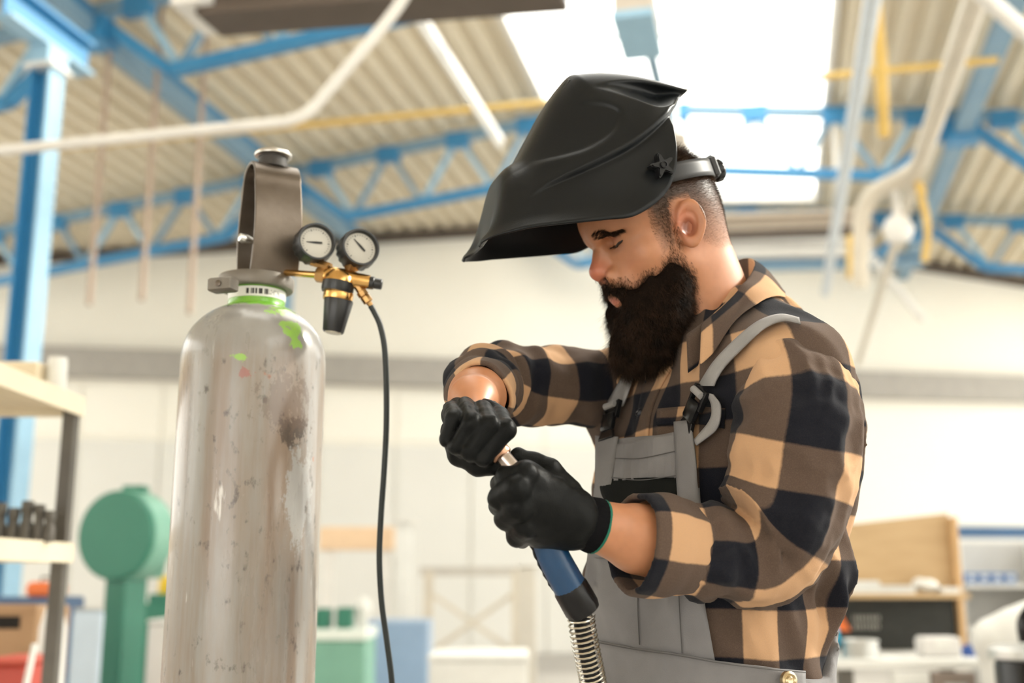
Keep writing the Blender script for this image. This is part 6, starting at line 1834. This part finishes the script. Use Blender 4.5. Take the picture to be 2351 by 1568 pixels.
# ------------------------------------------------------------------ right-hand workbench
DW = 5.2
yw = P(2100, 1400, DW)[1]
ztb = zat(1519, DW - 0.5)
wbn = thing('workbench', 'workbench with white top behind the overalls on the right', 'bench', (xat(2150, DW), yw, 0))
xa_, xb_ = xat(1860, DW), xat(2262, DW)
MB().box(A((xa_ + xb_) / 2, yw + 0.05, ztb - 0.02), ((xb_ - xa_) / 2, 0.42, 0.02), X3, 0.005).build('bench_top', m_wht, wbn, smooth=False)
for x in (xa_ + 0.05, xb_ - 0.05):
    for y in (yw - 0.32, yw + 0.40):
        MB().box(A(x, y, (ztb - 0.04) / 2), (0.03, 0.03, (ztb - 0.04) / 2), X3).build('leg', m_dkm, wbn, smooth=False)
for i, (x0, x1) in enumerate(((2045, 2130), (2135, 2235))):
    dr_ = MB().box(A(xat((x0 + x1) / 2, DW - 0.4), yw - 0.36, ztb - 0.11), (xat(CX + (x1 - x0) / 2, DW - 0.4), 0.02, 0.06), X3, 0.005).build('drawer', m_wht if i == 0 else mat('brown_drawer', (0.25, 0.20, 0.17), 0.6), wbn, smooth=False)
    MB().bar(A(xat(x0 + 25, DW - 0.4), yw - 0.395, ztb - 0.10), A(xat(x1 - 25, DW - 0.4), yw - 0.395, ztb - 0.10), 0.012, 0.012).build('handle', m_alu, dr_)
# plywood back board with a shelf, standing on the bench
pbd = thing('tool_board', 'plywood back board with shelf standing on the workbench', 'board', (xat(2060, DW), yw + 0.3, ztb))
yb0 = yw + 0.30
xl_, xr_ = xat(1870, DW + 0.3), xat(2192, DW + 0.3)
zt0, zt1 = zat(1212, DW + 0.3), zat(1176, DW + 0.3)
def quadbox(name, pts, y0, y1, m, par):
    V = [A(x, y0, z) for x, z in pts] + [A(x, y1, z) for x, z in pts]
    return MB().add(V, [(0, 1, 2, 3), (7, 6, 5, 4), (0, 4, 5, 1), (1, 5, 6, 2), (2, 6, 7, 3), (3, 7, 4, 0)]).build(name, m, par, smooth=False)
quadbox('plywood', [(xl_, ztb), (xr_, ztb), (xr_, zt1), (xl_, zt0)], yb0, yb0 + 0.02, m_wood, pbd)
MB().box(A(xr_ + 0.012, yb0 - 0.01, (ztb + zt1) / 2 - 0.01), (0.014, 0.04, (zt1 - ztb) / 2 - 0.01), X3, 0.003).build('side_board', mat('orange_wood', (0.58, 0.37, 0.18), 0.6), pbd, smooth=False)
zsh = zat(1362, DW + 0.2)
MB().box(A((xl_ + xr_) / 2, yb0 - 0.10, zsh - 0.012), ((xr_ - xl_) / 2, 0.10, 0.012), X3, 0.003).build('shelf', m_wood, pbd, smooth=False)
dk = MB().box(A((xl_ + xr_) / 2, yb0 - 0.012, (ztb + zsh - 0.024) / 2), ((xr_ - xl_) / 2 - 0.01, 0.010, (zsh - 0.024 - ztb) / 2), X3, 0.003).build('dark_panel', mat('charcoal_panel', (0.030, 0.031, 0.029), 0.6, col2=(0.04, 0.041, 0.038), vscale=20, spec=0.2), pbd, smooth=False)
yd = yb0 - 0.023
t3 = [P(1936, 1452, 5.3), P(1975, 1452, 5.3), P(1955, 1413, 5.3)]
MB().prism([(q[0], q[2]) for q in t3], A(0, yd - 0.003, 0), (A(1, 0, 0), A(0, 0, 1), A(0, 1, 0)), 0.003).build('warning_triangle', mat('orange_print', (0.85, 0.18, 0.03), 0.5), dk, smooth=False, label='orange warning triangle')
pr_ = MB()
for r_ in range(2):
    x = 1982
    while x < 2040:
        w_ = rr_.choice((4, 5, 6))
        p_ = P(x + w_ / 2, 1422 + r_ * 19, 5.3)
        pr_.box(A(p_[0], yd - 0.001, p_[2]), (w_ * 0.00085, 0.001, 0.012), X3)
        x += w_ + 3
pr_.build('grey_print', mat('grey_print_ink', (0.35, 0.34, 0.31), 0.6), dk, smooth=False)['kind'] = 'stuff'
# papers and a roll on the board's shelf
for i, (x0, x1, th) in enumerate(((1932, 2090, 0.035), (1950, 2010, 0.022), (2150, 2192, 0.028))):
    zb_ = zsh + 0.0005 + (0.0355 if i == 1 else 0)
    o = MB()
    n_ = 4 if i == 0 else 3
    for k in range(n_):
        o.box(A(xat((x0 + x1) / 2, DW + 0.2) + 0.004 * (k % 2), yb0 - 0.10, zb_ + th * (k + 0.5) / n_), (xat(CX + (x1 - x0) / 2, DW + 0.2), 0.085 - 0.004 * (k % 3), th / n_ / 2 * 0.94), X3)
    tag(o.build('paper_stack', m_wht, smooth=False), ('wide white paper stack on the plywood shelf', 'small white paper stack on top of the wide stack', 'white paper stack at the right end of the plywood shelf')[i], 'paper')
cr_ = MB()
fC = lambda p: smin(smin(ell(p, A(xat(2120, 5.4), yb0 - 0.10, zsh + 0.034), (0.045, 0.05, 0.033)), ell(p, A(xat(2135, 5.4), yb0 - 0.12, zsh + 0.028), (0.035, 0.04, 0.027)), 0.02) + 0.006 * vnoise(p, 45), 9 + p[:, 0] * 0, 0.01)
V, Fq = sdf_mesh(fC, (xat(2085, 5.4), yb0 - 0.2, zsh - 0.01), (xat(2170, 5.4), yb0 + 0.0, zsh + 0.10), 0.006)
o = fast('crumpled_cloth', V + A(0, 0, zsh + 0.001 - V[:, 2].min()), Fq, m_wht); tag(o, 'crumpled white cloth on the plywood shelf', 'cloth')
gb = solid('grey_carton', 'pale grey carton standing before the dark panel on the bench', 'box', 2122, 2208, 1463, 1519, DW - 0.25, 0.12, mat('pale_grey_card', (0.66, 0.64, 0.62), 0.6), zb=ztb + 0.0005)
MB().box(A(xat(2165, DW - 0.25), P(2165, 1490, DW - 0.25)[1] - 0.001, ztb + 0.06), (0.03, 0.001, 0.018), X3).build('label_sticker', m_wht, gb, smooth=False)
bb = MB().lathe([(0, 0), (0.03, 0), (0.032, 0.01), (0.032, 0.035), (0.026, 0.042), (0.02, 0.042), (0.02, 0.05), (0, 0.05)], A(xat(2228, DW - 0.2), yw - 0.15, ztb + 0.0005), A(0, 0, 1), 18).build('blue_tin', mat('blue_tin_paint', (0.02, 0.08, 0.32), 0.4))
tag(bb, 'small dark blue tin at the right end of the bench', 'tin')
# cyan machine part at the hip and a roll of wire
cy = thing('cyan_hose_reel', 'bright cyan reel just behind the overalls hip', 'reel', (xat(1880, 5.0), P(1880, 1430, 5.0)[1], ztb))
MB().lathe([(0, -0.03), (0.085, -0.03), (0.088, -0.026), (0.088, 0.026), (0.085, 0.03), (0, 0.03)], P(1880, 1430, 5.0) * A(1, 1, 0) + A(0, 0, ztb + 0.0885), A(0.35, -0.9, 0), 40).build('disc', mat('cyan_plastic', (0.0, 0.42, 0.68), 0.35), cy)
MB().lathe([(0, 0.03), (0.025, 0.03), (0.025, 0.045), (0, 0.045)], P(1880, 1430, 5.0) * A(1, 1, 0) + A(0, 0, ztb + 0.0885), A(0.35, -0.9, 0), 20).build('hub', m_dkm, cy)
wr2 = MB()
for k in range(7):
    a_ = np.linspace(0, 2 * math.pi, 30)
    r_ = 0.075 - 0.004 * (k % 3)
    c_ = A(xat(2005, DW - 0.45), yw - 0.24, ztb + 0.008 + k * 0.0105)
    wr2.tube(np.stack([c_[0] + r_ * np.cos(a_), c_[1] + r_ * np.sin(a_), np.full(30, c_[2])], 1), 0.0068, 8)
wc2 = wr2.build('wire_coil', m_alu); wc2['kind'] = 'thing'
tag(wc2, 'coil of bright metal wire on the bench beside the overalls', 'coil')
# right edge: grey rack, covered machine, black tank
gr = thing('storage_rack', 'grey storage rack with blue bins at the right edge', 'rack', (xat(2280, 8.0), P(2280, 1300, 8.0)[1], 0))
x0, x1 = xat(2202, 8.0), xat(2420, 8.0); yr = P(2280, 1300, 8.0)[1]
MB().box(A((x0 + x1) / 2, yr + 0.4, zat(1242, 8) / 2), ((x1 - x0) / 2, 0.01, zat(1242, 8) / 2), X3).build('back_sheet', mat('rack_grey', (0.50, 0.50, 0.49), 0.5), gr, smooth=False)
for z in (zat(1340, 8), zat(1440, 8), 0.3):
    MB().box(A((x0 + x1) / 2, yr + 0.2, z - 0.015), ((x1 - x0) / 2, 0.2, 0.015), X3).build('shelf', mat('rack_grey2', (0.58, 0.58, 0.56), 0.5), gr, smooth=False)
for x in (x0, x1):
    MB().box(A(x, yr + 0.2, zat(1242, 8) / 2), (0.02, 0.2, zat(1242, 8) / 2), X3).build('side', m_whitep, gr, smooth=False)
m_bin = mat('blue_bin', (0.10, 0.20, 0.42), 0.5)
for i, x in enumerate((2222, 2252, 2282, 2312)):
    cx_ = xat(x + 13, 8.0); hb_ = 0.036
    o = MB().prism([(-0.038, 0), (0.038, 0), (0.041, 0.075), (-0.041, 0.075)], A(cx_, yr + 0.05, zat(1340, 8) + 0.0005), (A(1, 0, 0), A(0, 0, 1), A(0, 1, 0)), 0.2).build('parts_bin', m_bin, smooth=False)
    tag(o, ('leftmost', 'second from left', 'third from left', 'rightmost')[i] + ' blue parts bin on the grey rack', 'bin', 'blue bins on the grey rack')
    MB().box(A(cx_, yr + 0.047, zat(1340, 8) + 0.045), (0.02, 0.002, 0.012), X3).build('bin_label', m_wht, o, smooth=False)
fT = lambda p: np.maximum(smin(cap(p, P(2275, 1462, 4.6), P(2430, 1400, 4.6), 0.07, 0.085), cap(p, P(2310, 1560, 4.6), P(2430, 1560, 4.6), 0.09, 0.11), 0.15) + 0.012 * vnoise(p * A(1, 1, 0.4), 14), 0.0 - p[:, 2])
tv = thing('covered_machine', 'machine under a slanting white plastic sheet at the right edge', 'machine', tuple(P(2330, 1500, 4.6) * A(1, 1, 0)))
V, Fq = sdf_mesh(fT, P(2150, 1620, 4.6) + A(0, -0.4, -0.2), P(2420, 1330, 4.6) + A(0.2, 0.4, 0.1), 0.012)
fast('plastic_sheet', V, Fq, m_wht, tv)
pl_ = P(2320, 1560, 4.6)
MB().box(A(pl_[0] + 0.05, pl_[1], 0.32), (0.14, 0.14, 0.32), X3, 0.01).build('pedestal', m_dkm, tv, smooth=False)
bt = thing('black_vacuum', 'black round tank with silver rim at the lower right corner', 'tank', tuple(P(2360, 1530, 3.4) * A(1, 1, 0)))
tc_ = P(2365, 1490, 3.4)
MB().lathe([(0, 0), (0.10, 0.0), (0.11, 0.02), (0.105, tc_[2] - 0.05), (0.09, tc_[2]), (0, tc_[2] + 0.01)], tc_ * A(1, 1, 0), A(0, 0, 1), 40).build('tank', mat('gloss_black', (0.008, 0.008, 0.009), 0.2, spec=0.3), bt)
MB().lathe([(0.112, 0), (0.122, 0.005), (0.122, 0.03), (0.10, 0.04)], tc_ * A(1, 1, 0) + A(0, 0, tc_[2] - 0.03), A(0, 0, 1), 40).build('rim', m_alu, bt)
MB().tube(spline([tc_ + A(0, 0, 0.02), tc_ + A(0.0, 0, 0.08), tc_ + A(0.04, 0, 0.12), tc_ + A(0.10, 0, 0.13)], 14), 0.03, 12).build('neck', mat('gloss_black', (0.008, 0.008, 0.009), 0.2, spec=0.3), bt)
